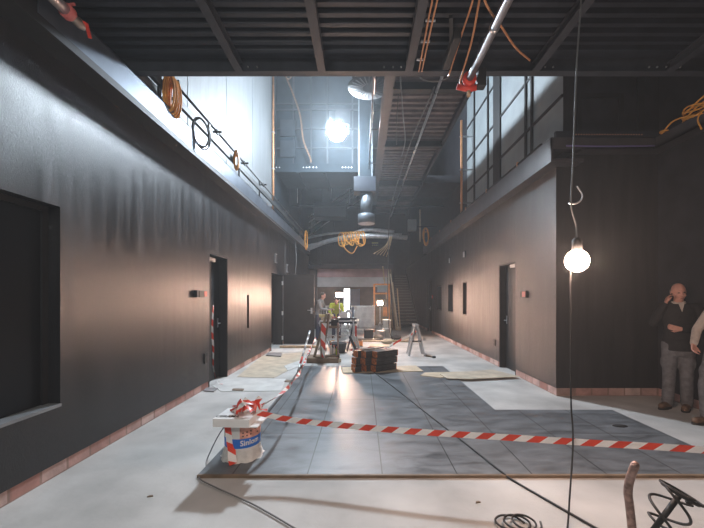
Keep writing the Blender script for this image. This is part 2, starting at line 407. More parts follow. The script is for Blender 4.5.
# upper walls
b = MB(); b.box((-3.2,-3,LZ1-.019), (-2.98,13.6,9.2)); struct(b.build('wall_upper_left', 'white_wall'))
b = MB()
for y in (5.9, 7.6, 9.4): b.box((-2.981,y,LZ1), (-2.972,y+.02,9.2))
struct(b.build('trim_5', 'panel_pale'))
b = MB(); b.box((-2.979,11.45,LZ1-.019), (-2.92,13.6,9.2)); b.box((-3.1,13.6,LZ0-.1), (-2.9,16.0,9.2)); b.box((-3.1,16.0,LZ0-.1), (-2.8,24,9.2)); struct(b.build('wall_upper_left_far', 'blue_dark'))
b = MB(); b.box((3.35,5.75,LZ1), (3.55,11,9.2)); struct(b.build('wall_upper_right', 'panel_pale'))
b = MB()
for y, w in ((10.2,.05),(9.1,.05),(8.3,.42),(7.0,.05),(6.75,.05)): b.box((3.31,y,LZ1+.02), (3.35,y+w,9.2))
for z in (4.9, 5.9, 6.9): b.box((3.325,5.75,z), (3.35,11,z+.05))
struct(b.build('trim_6', 'black'))
b = MB(); b.box((3.35,11,LZ1-.3), (3.55,24,9.2)); struct(b.build('wall_upper_right_far', 'dark_wall'))
b = MB(); b.box((3.35,5.73,LZ1), (XN+1.6,5.75,9.2)); b.box((XN+.25,-3,LZ1), (XN+.3,5.75,9.2)); struct(b.build('wall_upper_alcove', 'dark_wall'))
b = MB()
for x0, x1, z0, z1 in ((3.55,4.32,4.86,4.93),(4.25,4.32,4.15,4.86),(3.55,3.62,4.15,4.86),(4.55,4.66,4.0,5.2)): b.box((x0,5.69,z0), (x1,5.73,z1))
struct(b.build('trim_7', 'black'))
b = MB(); b.box((-2.9,11.7,6.05), (.62,11.9,9.2)); struct(b.build('wall_upper_back', 'blue_dark'))
b = MB()
for z in (6.6, 7.25, 7.9, 8.1): b.box((-2.9,11.66,z), (.62,11.7,z+.05))
for x in (-2.35, -1.75, -1.2, -.35, .12): b.box((x,11.65,6.05), (x+.05,11.7,9.2))
for x0, z0 in ((-2.75,6.3), (-2.75,7.0), (-.9,7.35)): b.box((x0,11.6,z0), (x0+.5,11.66,z0+.55))
struct(b.build('trim_8', mat('back_wall_framing', (.02,.027,.034), .5, .2, .2, 4)))
b = MB(); b.box((-3.2,24,0), (3.6,24.2,9.2)); struct(b.build('wall_back', 'dark_wall'))
b = MB(); b.box((-3.2,-3,9.2), (6.6,24.2,9.4)); struct(b.build('ceiling', 'black'))
# balcony and the wall beneath it
b = MB(); b.box((-2.9,17,2.95), (1.6,24,3.18)); struct(b.build('ceiling_balcony', 'dark_wall'))
b = MB(); b.box((-2.2,16.94,2.58), (1.33,17,2.98)); struct(b.build('trim_9', 'pink_band'))
b = MB(); b.box((-2.2,17.0,2.22), (1.33,17.5,2.58)); b.box((-2.2,17,2.1), (1.33,17.06,2.22)); struct(b.build('trim_10', 'grey_band'))
b = MB()
for x0, x1, z0 in ((-3.0,-1.05,0),(-.98+.62,1.75,0),(-1.05,-.36,2.1)): b.box((x0,20.2,z0), (x1,20.35,2.95))
struct(b.build('wall_under_balcony', mat('brown_plaster', (.10,.075,.07), .7, 0, .2, 3)))
b = MB(); b.box((XL-.3,17.2,0), (-2.25,17.4,3)); struct(b.build('wall_pier', 'dark_wall'))
d5 = struct(MB().box((-1.05,20.28,0), (-.72,20.32,2.1)).build('door_5', 'pane_day'))
MB().box((-.72,20.20,0), (-.66,20.34,2.1)).build('door_frame', 'steel_dark', d5)
struct(MB().box((-.66,20.05,.01), (-.12,20.10,2.08)).build('door_6', 'blue_board'))
# the ribbed deck overhead, its edge beam and joists
def ribbed(b, x0, x1, y0, y1, z, pitch, dep, along='y'):
    n = int((y1-y0)/pitch)
    b.box((x0,y0,z+dep), (x1,y1,z+dep+.12))
    for k in range(n):
        y = y0+k*pitch
        P = [(x0,y+.15*pitch,z+dep), (x0,y+.25*pitch,z), (x0,y+.65*pitch,z), (x0,y+.75*pitch,z+dep)]
        b.poly(P, x1-x0, (1,0,0))
b = MB(); ribbed(b, -2.97, 4.46, -2.6, 3.88, 4.20, .118, .045); struct(b.build('ceiling_deck', 'steel_dark'))
def ibeam_y(b, x, y0, y1, z, h=.2, w=.12):
    b.box((x-w/2,y0,z), (x+w/2,y1,z+.015)); b.box((x-.008,y0,z+.015), (x+.008,y1,z+h-.015)); b.box((x-w/2,y0,z+h-.015), (x+w/2,y1,z+h))
for x in (-1.386,-.453,.528,1.955,3.47):
    b = MB(); ibeam_y(b, x, -2.6, 3.88, 4.10, .10, .085); struct(b.build('ceiling_beam', 'steel_beam'))
b = MB(); b.box((-2.97,3.88,4.10), (4.46,3.97,4.115)); b.box((-2.97,3.92,4.115), (4.46,3.935,4.33)); b.box((-2.97,3.88,4.33), (4.46,3.97,4.345)); eb = struct(b.build('ceiling_edge_beam', 'steel_beam'))
for px in (248,257,384,393,401,545,553,649,657,666,680):
    MB().lathe(((px-CX)/F*3.915,3.919,4.17), [(.010,0),(.010,.009),(.006,.015)], 8, axis=(0,-1,0)).build('bolt', 'galv', eb)
# the long walkway overhead
b = MB(); ribbed(b, .60, 2.0, 5.8, 16.4, 5.56, .20, .05); struct(b.build('ceiling_walkway', 'deck_brown'))
for y in (6.4, 8.8, 11.75, 13.6, 15.6): 
    b = MB(); b.box((.58,y-.07,5.38), (2.04,y+.07,5.40)); b.box((.58,y-.01,5.40), (2.04,y+.01,5.55)); struct(b.build('ceiling_crossbeam', 'black'))
for x in (.56, 2.05):
    b = MB(); b.box((x-.04,5.8,5.46), (x+.04,16.4,5.48)); b.box((x-.012,5.8,5.48), (x+.012,16.4,5.72)); struct(b.build('ceiling_side_beam', 'steel_beam'))
b = MB(); b.box((2.1,11.7,5.45), (3.35,13.4,5.7)); struct(b.build('ceiling_side_platform', 'dark_wall'))
# cross bridge in front of the upper back wall
b = MB(); b.box((-2.9,11.55,5.80), (.55,13.4,6.05)); b.box((-2.9,11.5,5.75), (.55,11.56,6.02))
for x in (-2.2,-1.3,-.4): b.box((x,11.6,5.72), (x+.08,13.4,5.80))
cb = struct(b.build('ceiling_bridge', 'blue_dark'))
for x in (-2.85,-2.75,-1.95,-1.85,-1.75,-1.62,-1.52,-.65,-.55,-.45,-.35):
    MB().lathe((x,11.495,5.9), [(.02,0),(.02,.015),(.012,.025)], 8, axis=(0,-1,0)).build('bolt', 'white', cb)
# stairs up the far right
st = MB()
for k in range(18):
    st.box((1.92,18.5+.28*k,.17*(k+1)-.05), (3.05,18.5+.28*k+.31,.17*(k+1)))
struct(st.build('stairs_floor', mat('stair_tread', (.07,.065,.062), .6, 0, .2, 5)))
st = MB()
for k in range(18): st.box((1.92,18.5+.28*k+.27,.17*k), (3.05,18.5+.28*k+.29,.17*(k+1)-.05))
struct(st.build('stairs_floor_riser', 'black'))
st = MB()
for x in (1.88, 3.03): st.bar((x,18.4,-.02+.1), (x,18.5+.28*18,.17*18+.02), .04, .24)
struct(st.build('trim_11', 'black'))

# ------------------------------------------------------------------ lamps
# cold flood light high up in front of the upper back wall
LA = Vector((-.73,10.1,6.38))
t = thing('flood_light', 'blazing cold white flood light hung high in front of the upper back wall', 'flood light', LA)
R = Matrix.Rotation(math.radians(14), 3, 'X')
MB().lathe(LA, [(.10,.16),(.16,.12),(.20,.05),(.20,.03)], 28, axis=R@Vector((0,1,0))).build('housing', 'steel_dark', t)
MB().ball(LA+Vector((0,-.07,0)), (.26,.10,.26), 24, 14, R).build('lens', 'lamp_cold', t)
b = MB(); b.bar(LA+Vector((-.32,.10,0)), LA+Vector((-.32,.10,.32)), .03); b.bar(LA+Vector((.32,.10,0)), LA+Vector((.32,.10,.32)), .03); b.bar(LA+Vector((-.335,.10,.32)), LA+Vector((.335,.10,.32)), .03)
b.build('bracket', 'steel_dark', t)
b = MB(); b.bar(LA+Vector((0,.10,.32)), LA+Vector((0,1.585,.62)), .05); b.build('arm', 'steel_dark', t)
# bare warm work lamp hanging on its flex close to the camera
LB = Vector((1.62,2.6,1.83))
t = thing('hanging_lamp', 'glaring warm bare work lamp hanging on a flex in front of the alcove', 'lamp', LB)
MB().ball(LB, .08, 20, 12).build('bulb', 'lamp_warm', t)
b = MB(); b.lathe(LB+Vector((0,0,.074)), [(.03,0),(.036,.01),(.034,.08),(.018,.10)], 18); b.build('socket', 'rubber', t)
top = Vector((1.69,2.66,4.21)); hook = at(571,203,2.6)
b = MB(); b.tube(curve_pts([LB+Vector((0,0,.15)), at(576,225,2.6), hook, at(573,160,2.6), at(577,60,2.62), at(581,0,2.64), top], 8), .006, 8); b.build('flex', 'cable_grey', t)
b = MB(); b.tube(curve_pts([hook+Vector((-.02,0,0)), hook+Vector((.03,0,-.005)), at(581,200,2.6), at(582,194,2.6), at(577,186,2.6)], 8), .006, 8); b.build('hook', 'galv', t)
end = Vector((1.30,2.2,.012))
b = MB(); b.tube(curve_pts([LB+Vector((-.02,0,.10)), LB+Vector((-.05,.0,-.12)), at(571,330,2.55), at(571,400,2.5), at(573,440,2.45), at(570,492,2.33), end, Vector((1.15,2.05,.012)), Vector((.9,1.95,.012))], 10), .006, 8); b.build('cord', 'cable', t)
# warm lamps far down the hall
def tripod_lamp(P, label, r, m, cat='work lamp'):
    t = thing('work_lamp', label, cat, (P.x,P.y,0))
    MB().box(P+Vector((-.10,-.01,-.07)), P+Vector((.10,.0,.07))).build('lens', m, t)
    b = MB(); b.box(P+Vector((-.12,.001,-.09)), P+Vector((.12,.09,.09)))
    for lo, hi in (((-.12,-.05,-.09),(.12,.001,-.075)),((-.12,-.09,.075),(.12,.001,.09))): b.box(P+Vector(lo), P+Vector(hi))
    b.build('housing', 'orange_paint', t); b = MB(); b.bar(P+Vector((-.13,.04,0)), P+Vector((-.13,.04,-.15)), .015); b.bar(P+Vector((.13,.04,0)), P+Vector((.13,.04,-.15)), .015); b.bar(P+Vector((-.138,.04,-.15)), P+Vector((.138,.04,-.15)), .015); b.build('bracket', 'steel_dark', t)
    MB().tube([(P.x,P.y+.04,.35),(P.x,P.y+.04,P.z-.15)], .014, 8).build('pole', 'alu', t)
    for k in range(3):
        a = 2*math.pi*k/3+.4
        MB().tube([(P.x,P.y+.04,.55),(P.x+.34*math.cos(a),P.y+.04+.34*math.sin(a),.012)], .011, 8).build('leg', 'alu', t)
    return t
LC = Vector((.76,14.5,1.34)); tripod_lamp(LC, 'warm glowing work lamp in front of the orange door frame', .10, 'lamp_task')
LD = Vector((-.80,12.2,1.66)); tripod_lamp(LD, 'warm glowing work lamp at the shoulder of the worker in yellow', .10, 'lamp_task')
# unseen fill flood added behind the camera to brighten the near floor
LE = Vector((-1.2,-1.4,3.3)); RE = Matrix.Rotation(math.radians(-38),3,'X')
t = thing('fill_flood', 'unseen fill flood added under the ribbed deck behind the camera', 'flood light', LE)
MB().box(LE+Vector((-.20,-.05,-.15)), LE+Vector((.20,.05,.15)), RE, LE).build('housing', 'steel_dark', t, bevel=.01)
MB().box(LE+Vector((-.16,.051,-.11)), LE+Vector((.16,.054,.11)), RE, LE).build('lens', 'lamp_rear', t)
MB().bar(LE+Vector((0,-.06,.03)), (LE.x,LE.y-.06,4.205), .04).build('arm', 'steel_dark', t)

# ------------------------------------------------------------------ near floor: bucket, carton, tapes
BK = Vector((-1.165,3.37,.022))
t = thing('paint_bucket', 'white plaster bucket with a blue label band standing on the corner of the dark tiles', 'bucket', BK)
b = MB(); b.lathe(BK, [(.150,0),(.158,.01),(.165,.12),(.170,.345),(.176,.35),(.176,.375),(.168,.378),(.162,.36),(.158,.34)], 32, True); b.build('body', 'white', t)
def band(z0, z1, a0, a1, rr, n=24):
    b = MB(); P = []
    for k in range(n+1):
        a = a0+(a1-a0)*k/n; c = Vector((math.cos(a),math.sin(a),0))
        def rad(z): return .165+(.170-.165)*(z-.12)/.225+rr
        P.append([b.bm.verts.new(BK+c*rad(z)+Vector((0,0,z))) for z in (z0,z1)])
    for A, B in zip(P, P[1:]): b._f([A[0],B[0],B[1],A[1]])
    return b
band(.125,.215,math.radians(-205),math.radians(25),.0012,40).build('label_band', 'blue', t)
band(.215,.335,math.radians(-80),math.radians(20),.0012,24).build('picture_band', 'pink', t)
for a, z in [(-70,.27),(-58,.275),(-46,.28),(-70,.24),(-58,.243),(-46,.25),(-30,.29),(-20,.25)]:
    c = Vector((math.cos(math.radians(a)),math.sin(math.radians(a)),0)); MB().ball(BK+c*.1712+Vector((0,0,z)), (.008,.008,.006), 8, 6).build('printed_dot', 'ink', t)
def letters(text, size, place, name, m, parent):
    """flat lettering, each vertex set onto the surface by place(u, v)"""
    cu = bpy.data.curves.new(name, 'FONT'); cu.body = text; cu.size = size; cu.align_x = 'CENTER'; cu.align_y = 'CENTER'; cu.resolution_u = 3; cu.offset = .0015
    ob = bpy.data.objects.new(name, cu); COL.objects.link(ob); bpy.context.view_layer.update()
    me = bpy.data.meshes.new_from_object(ob.evaluated_get(bpy.context.evaluated_depsgraph_get())); bpy.data.objects.remove(ob)
    bm = bmesh.new(); bm.from_mesh(me); bmesh.ops.subdivide_edges(bm, edges=bm.edges, cuts=1)
    o_ = parent_world(parent)
    for v in bm.verts: v.co = Vector(place(v.co.x, v.co.y)) - o_
    bm.to_mesh(me); bm.free(); me.materials.clear(); me.materials.append(M[m])
    o = bpy.data.objects.new(name, me); COL.objects.link(o); o.parent = parent; return o
def on_bucket(u, v):
    a = math.radians(-47)+u/.17; return BK+Vector((math.cos(a)*.1708, math.sin(a)*.1708, .176+v+u*.05))
letters('Sinlom', .07, on_bucket, 'lettering', 'white', t)
band(.335,.36,math.radians(-200),math.radians(30),.004,40).build('rim', 'white', t)
# loose film gathered round the foot of the bucket
b = MB(); rings = []
for j, (r, z) in enumerate([(.168,.10),(.173,.075),(.178,.04),(.186,.012),(.198,.001)]):
    ring = []
    for k in range(48):
        a = 2*math.pi*k/48; w = 1+.05*math.sin(9*a+j)*(j/4)+.035*math.sin(17*a+2*j)
        ring.append(b.bm.verts.new(BK+Vector((math.cos(a)*r*w, math.sin(a)*r*w, z))))
    rings.append(ring)
for A, B in zip(rings, rings[1:]):
    for k in range(48):
        f = b._f([A[k],A[(k+1)%48],B[(k+1)%48],B[k]]); f.smooth = True
b.build('film_skirt', mat('white_film', (.72,.71,.68), .35, 0, .1, 20, .3, 30), t)
# carton lid lying on the bucket
CT = Vector((-1.15,3.20,.403))
t = thing('flat_carton', 'flat white carton lying on top of the plaster bucket', 'carton', CT)
Rz = Matrix.Rotation(math.radians(-4), 3, 'Z')
MB().box(CT+Vector((-.168,-.15,0)), CT+Vector((.168,.15,.075)), Rz, CT).build('body', 'carton', t, bevel=.004)
letters('CERAMA', .05, lambda u, v: CT+Rz@Vector((-.06+u*1.1, -.085+v*1.4, .0765)), 'lettering', 'ink', t)
MB().box(CT+Vector((.17,-.145,.002)), CT+Vector((.24,.145,.012)), Rz, CT).build('flap', 'carton', t)
# tapes
A0 = CT+Vector((.16,.02,.079))
mb = ribbon_mb([A0, at(300,421,3.15), at(400,430.5,2.95), at(500,437,2.8), at(600,443.5,2.66), at(704,450,2.5), (4.665,1.99,.47)], .052, stripe=.098, skew=1.3, n=16)
tag(mb.build('barrier_tape', TAPE, org=A0), 'long red and white barrier tape stretched from the bucket across the dark tiles', 'barrier tape')
mb = ribbon_mb([CT+Vector((.12,.10,.080)), at(283,392,3.9), at(300,372,5.2), at(309,352,6.9), at(316,338,8.33)], .04, stripe=.13, n=14, twist=3.0)
tag(mb.build('barrier_tape', TAPE, org=CT+Vector((.12,.10,.080))), 'twisted red and white tape running back from the bucket to the tool stand', 'barrier tape')
# a tangle of tape on the carton: several loops in one knotted strip
tg = thing('tape_tangle', 'knotted tangle of red and white tape bunched on the flat carton', 'barrier tape', CT+Vector((.05,.05,.077)))
random.seed(11)
for k in range(7):
    a = k*.9; c = CT+Vector((.05+.02*math.cos(a*1.7), .05+.03*math.sin(a), .086))
    pts = [c+Vector((-.14*math.cos(a),-.10*math.sin(a),.004)), c+Vector((-.06*math.cos(a)+.02,-.05*math.sin(a),.03+.01*k)), c+Vector((.05*math.cos(a),.05*math.sin(a),.022+.011*k)), c+Vector((.17*math.cos(a)+.02,.13*math.sin(a),.006+.004*k))]
    ribbon_mb(pts, .045, up=(.3*math.cos(a),.3,1), stripe=.11, n=10, twist=6).build('tape_loop', TAPE, tg)
ribbon_mb([CT+Vector((.13,.08,.09)), CT+Vector((.15,.09,.16)), CT+Vector((.18,.10,.20))], .05, up=(1,0,0), stripe=.08, n=8).build('tape_loop', TAPE, tg)
ribbon_mb([CT+Vector((.02,.03,.10)), CT+Vector((.0,.02,.14)), CT+Vector((.05,.03,.18)), CT+Vector((.07,.03,.21))], .04, up=(1,0,0), stripe=.1, n=8).build('tape_loop', TAPE, tg)
# tape hanging down the front of the bucket
def bk(a, r, z): return BK+Vector((math.cos(math.radians(a))*r, math.sin(math.radians(a))*r, z))
mb = ribbon_mb([bk(-118,.190,.372), bk(-112,.181,.30), bk(-108,.178,.20), bk(-104,.178,.13), bk(-98,.205,.06), bk(-92,.225,.012)], .07, up=(1,.5,0), stripe=.085, skew=.8, n=10)
tag(mb.build('hanging_tape', TAPE, org=bk(-92,.225,0)), 'short red and white tape hanging down the front of the plaster bucket', 'barrier tape')
# tape strung down in the doorway of the left wall
mb = ribbon_mb([(XL-.04,6.24,1.42), (XL-.05,6.22,1.0), (XL-.05,6.26,.6), (XL-.03,6.22,.3), (XL+.06,6.18,.05), (XL+.16,6.16,.01)], .035, up=(0,1,0), stripe=.12, n=10, twist=2)
tag(mb.build('hanging_tape', TAPE, org=(XL+.16,6.16,0)), 'thin red and white tape hanging in the near left doorway', 'barrier tape')
mb = ribbon_mb([fl(350,351)+Vector((0,0,.03)), fl(372,349)+Vector((0,0,.04)), fl(386,352)+Vector((0,0,.10)), at(397,342,9.6), at(412,334,9.45), at(416,331,9.3)], .05, stripe=.3, n=12)
tag(mb.build('barrier_tape', TAPE, org=fl(350,351)), 'slack red and white tape from the floor rubble to the small trestle', 'barrier tape')

# cables lying on the floor
def on_floor(pts, z=.010): return [Vector((fl(x,y).x, fl(x,y).y, z)) for x, y in pts]
cable('floor_cable', [Vector((p.x,p.y,.03 if 2.95 < p.y < 7.7 else .011)) for p in on_floor([(352,359),(366,368),(390,386),(430,418),(469,449),(500,474),(512,481),(560,509),(600,532)])], .0085, 'cable', 'thin black cable running diagonally over the dark tiles to the front')
cable('floor_cable', [Vector((p.x,p.y,.03 if p.x > -1.42 and p.y > 2.97 else .011)) for p in on_floor([(314,342),(309,356),(300,370),(283,395),(266,417),(256,432)])], .014, 'rubber', 'thick black cable along the left edge of the dark tiles')
cable('floor_cable', [CT+Vector((-.10,.175,.0)), Vector((-1.42,3.45,.2)), Vector((-1.48,3.30,.013))] + on_floor([(206,470),(199,479),(214,488),(255,507),(300,533)], .012), .006, 'cable_grey', 'grey cable looping down from the bucket over the pale floor')
lp = [Vector((1.00+.11*math.cos(a*.9)*(1-.015*a)+.006*a, 2.36+.085*math.sin(a*.9)-.002*a, .012+.0015*a)) for a in range(0, 22)]
cable('cable_coil', lp, .007, 'cable', 'loose loops of black cable lying by the lamp cord', 'cable', 4)
# bent bar and mixing paddle in the foreground
bp = [at(633,560,2.0), at(632,530,2.0), at(629.5,505,2.0), at(628,492,2.0), at(630,479,2.0), at(635,465,2.0)]; bp[0].z = .0; 
b = MB(); b.tube(curve_pts(bp, 10), .022, 16); b.ball(bp[-1], .022, 16, 10); tag(b.build('bent_steel_bar', 'rust', org=(bp[0].x,bp[0].y,0)), 'rusty bent steel bar standing up from the pale floor', 'steel bar')
MP = at(652,532,1.95); tp = at(681,493,1.95); ax = (tp-MP).normalized()
foot = MP - ax*(MP.z/ax.z) + ax*.012
t = thing('mixing_paddle', 'black spiral mortar mixing paddle tilted with its ring uppermost', 'mixing paddle', (foot.x,foot.y,0))
b = MB(); b.tube([foot, MP.lerp(tp,.4)], .010, 10); b.tube([MP.lerp(tp,.02), MP.lerp(tp,.92)], .015, 10); b.build('shaft', 'rubber', t)
u1 = ax.cross(Vector((0,1,0))).normalized(); u2 = ax.cross(u1).normalized()
Rq = Vector((0,0,1)).rotation_difference(Vector((.45,-.05,.88)).normalized()).to_matrix()
def ring_at(c, r, rt, n=40): return [c+Rq@Vector((r*math.cos(2*math.pi*k/n), r*math.sin(2*math.pi*k/n), 0)) for k in range(n)]
b = MB(); b.tube(ring_at(tp, .098, 0), .0062, 8, closed=True); b.tube(ring_at(tp-ax*.010, .085, 0), .005, 8, closed=True)
for k in range(3):
    a = 2*math.pi*k/3; b.tube([tp-ax*.02, tp+Rq@Vector((.096*math.cos(a),.096*math.sin(a),0))], .005, 8)
b.build('ring', 'rubber', t)
for ph in (0, math.pi):
    sp = [tp - ax*(.02+.20*k/30) + (u1*math.cos(ph+k*.17)+u2*math.sin(ph+k*.17))*(.095 if k < 27 else .095*(30-k)/3.2) for k in range(31)]
    sp = [tp-ax*.02+(u1*math.cos(ph)+u2*math.sin(ph))*.05]+sp
    MB().tube(sp, .0075, 8).build('spiral_blade', 'rubber', t)

# ------------------------------------------------------------------ fittings on the walls
def plate(name, label, lo, hi, m, cat, extra=None):
    o = tag(MB().box(lo, hi).build(name, m, org=((lo[0]+hi[0])/2,(lo[1]+hi[1])/2,lo[2]), bevel=.003), label, cat); return o
t = thing('control_box', 'small dark control box with a red end beside the near left doorway', 'control box', (XL,5.6,1.56))
MB().box((XL,5.44,1.56), (XL+.05,5.76,1.67)).build('body', 'steel_beam', t, bevel=.004); MB().box((XL+.05,5.50,1.565), (XL+.06,5.70,1.665)).build('cover', 'rubber', t); MB().box((XL+.052,5.66,1.575), (XL+.066,5.76,1.66)).build('red_end', mat('dark_red', (.28,.02,.02), .5), t)
t = thing('wall_socket', 'black wall socket low beside the near left doorway', 'socket', (XL,5.82,.45))
MB().box((XL,5.78,.45), (XL+.02,5.88,.62)).build('plate', 'rubber', t, bevel=.003); MB().lathe((XL+.02,5.83,.57), [(.028,0),(.028,.006),(.02,.006),(.02,.002)], 16, axis=(1,0,0)).build('socket_face', 'black_gloss', t)
t = thing('control_box', 'small dark control box with a red face beside the right doorway', 'control box', (XR,6.5,1.56))
MB().box((XR-.04,6.38,1.56), (XR,6.62,1.68)).build('body', 'rubber', t, bevel=.004); MB().box((XR-.047,6.40,1.57), (XR-.04,6.52,1.67)).build('red_face', mat('dull_red', (.30,.06,.05), .5), t)
t = thing('wall_socket', 'black wall socket low on the right wall beyond the right doorway', 'socket', (XR,7.95,.45))
MB().box((XR-.02,7.9,.45), (XR,8.0,.60)).build('plate', 'rubber', t, bevel=.003); MB().lathe((XR-.02,7.95,.545), [(.028,0),(.028,.006),(.02,.006),(.02,.002)], 16, axis=(-1,0,0)).build('socket_face', 'black_gloss', t)
t = thing('alarm_button', 'small red alarm button on the far right wall beside the last doorway', 'alarm button', (XR,15.0,1.55))
MB().box((XR-.03,14.93,1.53), (XR,15.07,1.67)).build('box', 'red', t, bevel=.004); MB().lathe((XR-.03,15.0,1.60), [(.035,0),(.03,.008)], 12, axis=(-1,0,0)).build('button', 'white', t)
for k, (y, z, lab) in enumerate(((10.55,2.62,'pale square junction box above the doorway with the open leaf'), (12.15,2.45,'pale square junction box beyond the doorway with the open leaf'))):
    t = thing('junction_box', lab, 'junction box', (XL,y,z)); MB().box((XL,y-.09,z), (XL+.04,y+.09,z+.28)).build('box', 'galv', t, bevel=.004); MB().box((XL+.04,y-.07,z+.03), (XL+.045,y+.07,z+.25)).build('cover', 'steel_beam', t)
for y, z, lab in ((12.0,2.75,'pale junction box on the right wall above the middle narrow window'), (10.3,2.75,'pale junction box on the right wall above the nearest narrow window')):
    t = thing('junction_box', lab, 'junction box', (XR,y,z)); MB().box((XR-.03,y-.1,z), (XR,y+.1,z+.2)).build('box', 'steel_beam', t, bevel=.004); MB().box((XR-.035,y-.08,z+.02), (XR-.03,y+.08,z+.18)).build('cover', 'galv', t)
cable('wall_cable', [(XL+.05,11.7,3.6),(XL+.03,11.72,2.9),(XL+.04,11.74,2.2),(XL+.03,11.8,1.0),(XL+.06,11.85,.013)], .008, 'cable_grey', 'thin cable hanging down the left wall beside the open door leaf')
cable('wall_cable', [(XL+.22,12.6,3.6),(-2.38,12.5,2.9),(-2.40,12.4,2.42),(-2.46,12.3,2.0),(-2.56,12.2,1.85),(-2.60,12.1,2.0),(-2.61,12.05,2.3)], .012, 'cable_grey', 'pale looped cable hanging from the left ledge above the open door leaf')

# ------------------------------------------------------------------ rails, trays and cables above the ledges
t = thing('guard_rail', 'black rail with clamps and posts on top of the left ledge', 'rail', (-2.52,9,LZ1))
MB().box((-2.55,4.06,4.20), (-2.50,15.55,4.29)).build('lower_rail', 'rubber', t)
MB().tube([(-2.52,4.06,4.44),(-2.52,15.55,4.44)], .018, 10).build('upper_rail', 'rubber', t)
for k in range(9):
    y = 4.3+1.4*k
    MB().box((-2.54,y-.02,LZ1-.001), (-2.51,y+.02,4.45)).build('post', 'rubber', t)
    c = MB(); c.box((-2.60,y+.3,4.43), (-2.44,y+.33,4.46)); c.box((-2.535,y+.28,4.40), (-2.505,y+.35,4.48)); c.build('clamp', 'rubber', t)
t = thing('cable_tray', 'steel cable tray lying on the left ledge behind the rail', 'cable tray', (-2.86,8,LZ1))
b = MB(); b.box((-2.95,4.2,LZ1), (-2.77,11.3,LZ1+.01)); b.box((-2.95,4.2,LZ1+.01), (-2.94,11.3,LZ1+.07)); b.box((-2.78,4.2,LZ1+.01), (-2.77,11.3,LZ1+.07)); b.build('tray', 'galv', t)
for k in range(3): MB().tube([(-2.91+.05*k,4.2,LZ1+.03),(-2.90+.05*k,9,LZ1+.03),(-2.91+.05*k,11.3,LZ1+.03)], .018, 8).build('cable', 'cable', t)
t = thing('pipe_stub', 'grey lagged pipe end lying on the left ledge under the deck', 'pipe', (-2.72,4.45,LZ1))
MB().tube([(-2.72,4.02,4.24),(-2.72,4.95,4.24)], .085, 16).build('lagging', 'cable_grey', t); MB().tube([(-2.72,4.951,4.24),(-2.72,5.02,4.24)], .092, 16).build('collar', 'alu', t); MB().box((-2.765,4.4,LZ1), (-2.66,4.5,4.17)).build('saddle', 'galv', t)
def coil(name, label, c, rx, rz, n, m, axis_y=0.3, r=.012, strap=True, wob=.03, cat='cable coil'):
    """a hank of cable hung from a point: upright oval loops tied together"""
    t = thing(name, label, cat, c); c = Vector(c)
    for k in range(n):
        a0 = random.uniform(-.25,.25); w = random.uniform(-wob,wob); pts = []
        sx, sz = rx*random.uniform(.8,1.1), rz*random.uniform(.9,1.08)
        for q in range(20):
            a = 2*math.pi*q/20
            pts.append(c+Vector((math.sin(a)*sx*.5+w*.5, math.sin(a)*sx*axis_y*3+(k-n/2)*r*1.4, (math.cos(a)-1)*sz/2)))
        MB().tube(pts, r, 6, closed=True).build('loop', m, t)
    if strap: MB().lathe(c+Vector((0,0,-rz*.22)), [(.03,-.02),(.04,0),(.03,.02)], 10).build('strap', m, t)
    return t
coil('cable_hank', 'orange extension cable hank hung from the left rail under the deck edge', (-2.45,4.47,4.40), .10, .48, 12, 'orange', .10)
coil('cable_hank', 'small orange cable hank hung on the left rail further along', (-2.45,6.75,4.42), .07, .36, 6, 'orange', .10)
t = coil('cable_ring', 'black cable ring hanging over the left ledge edge beside the orange hank', (-2.40,5.15,4.22), .12, .42, 3, 'rubber', .5, .012, False)
# silver pipes bridging the hall, with an orange cable bundle
b = MB(); b.tube(curve_pts([(-2.43,15.6,3.90),(-1.6,15.3,4.02),(-.3,15,4.38),(.25,15,4.52),(1.4,15.2,4.45)], 6), .085, 12)
tag(b.build('conduit_pipe', 'galv', org=(-2.43,15.6,3.82)), 'upper of the two silver pipes crossing the hall from the left ledge', 'pipe')
b = MB(); b.tube(curve_pts([(-2.40,15.2,3.72),(-1.4,14.8,4.0),(-.2,14.4,4.12),(1.0,14.4,4.12),(1.9,14.6,4.10)], 6), .10, 12)
tag(b.build('conduit_pipe', 'galv', org=(-2.40,15.2,3.62)), 'lower of the two silver pipes crossing the hall, orange cables hung on it', 'pipe')
b = MB(); b.tube(curve_pts([(-2.6,15.9,4.3),(-1.3,15.7,4.5),(0,15.6,4.46),(1.8,15.6,4.42)], 6), .05, 10)
tag(b.build('conduit_pipe', 'galv', org=(-2.6,15.9,4.25)), 'thin silver pipe behind the two thicker pipes crossing the hall', 'pipe')
t = thing('cable_bundle', 'orange cable bundle draped over the silver pipe in mid hall', 'cable coil', (-.55,14.4,4.1))
random.seed(5)
for k in range(9):
    x = -1.0+.11*k
    yo = max(0, -.2-x)*.3
    pts = [(x,14.20+yo,4.10), (x+random.uniform(-.05,.12),14.18+yo,3.95-random.uniform(0,.25)), (x+random.uniform(.15,.3),14.18+yo,3.92-random.uniform(0,.2)), (x+.22,14.20+yo,4.20), (x+.12,14.36+yo,4.32), (x,14.62+yo,4.24), (x-.02,14.66+yo,3.98)]
    MB().tube(curve_pts(pts, 5), .022, 6).build('loop', 'orange', t)
MB().tube(curve_pts([(-.9,14.3,4.08),(-.7,14.25,3.6),(-.4,14.25,3.4),(-.2,14.28,3.7)], 6), .018, 6).build('tail', 'orange', t)
coil('cable_hank', 'orange cable hank where the silver pipes meet the left ledge', (-2.375,14.7,4.4), .10, .75, 5, 'orange', .2, .022)
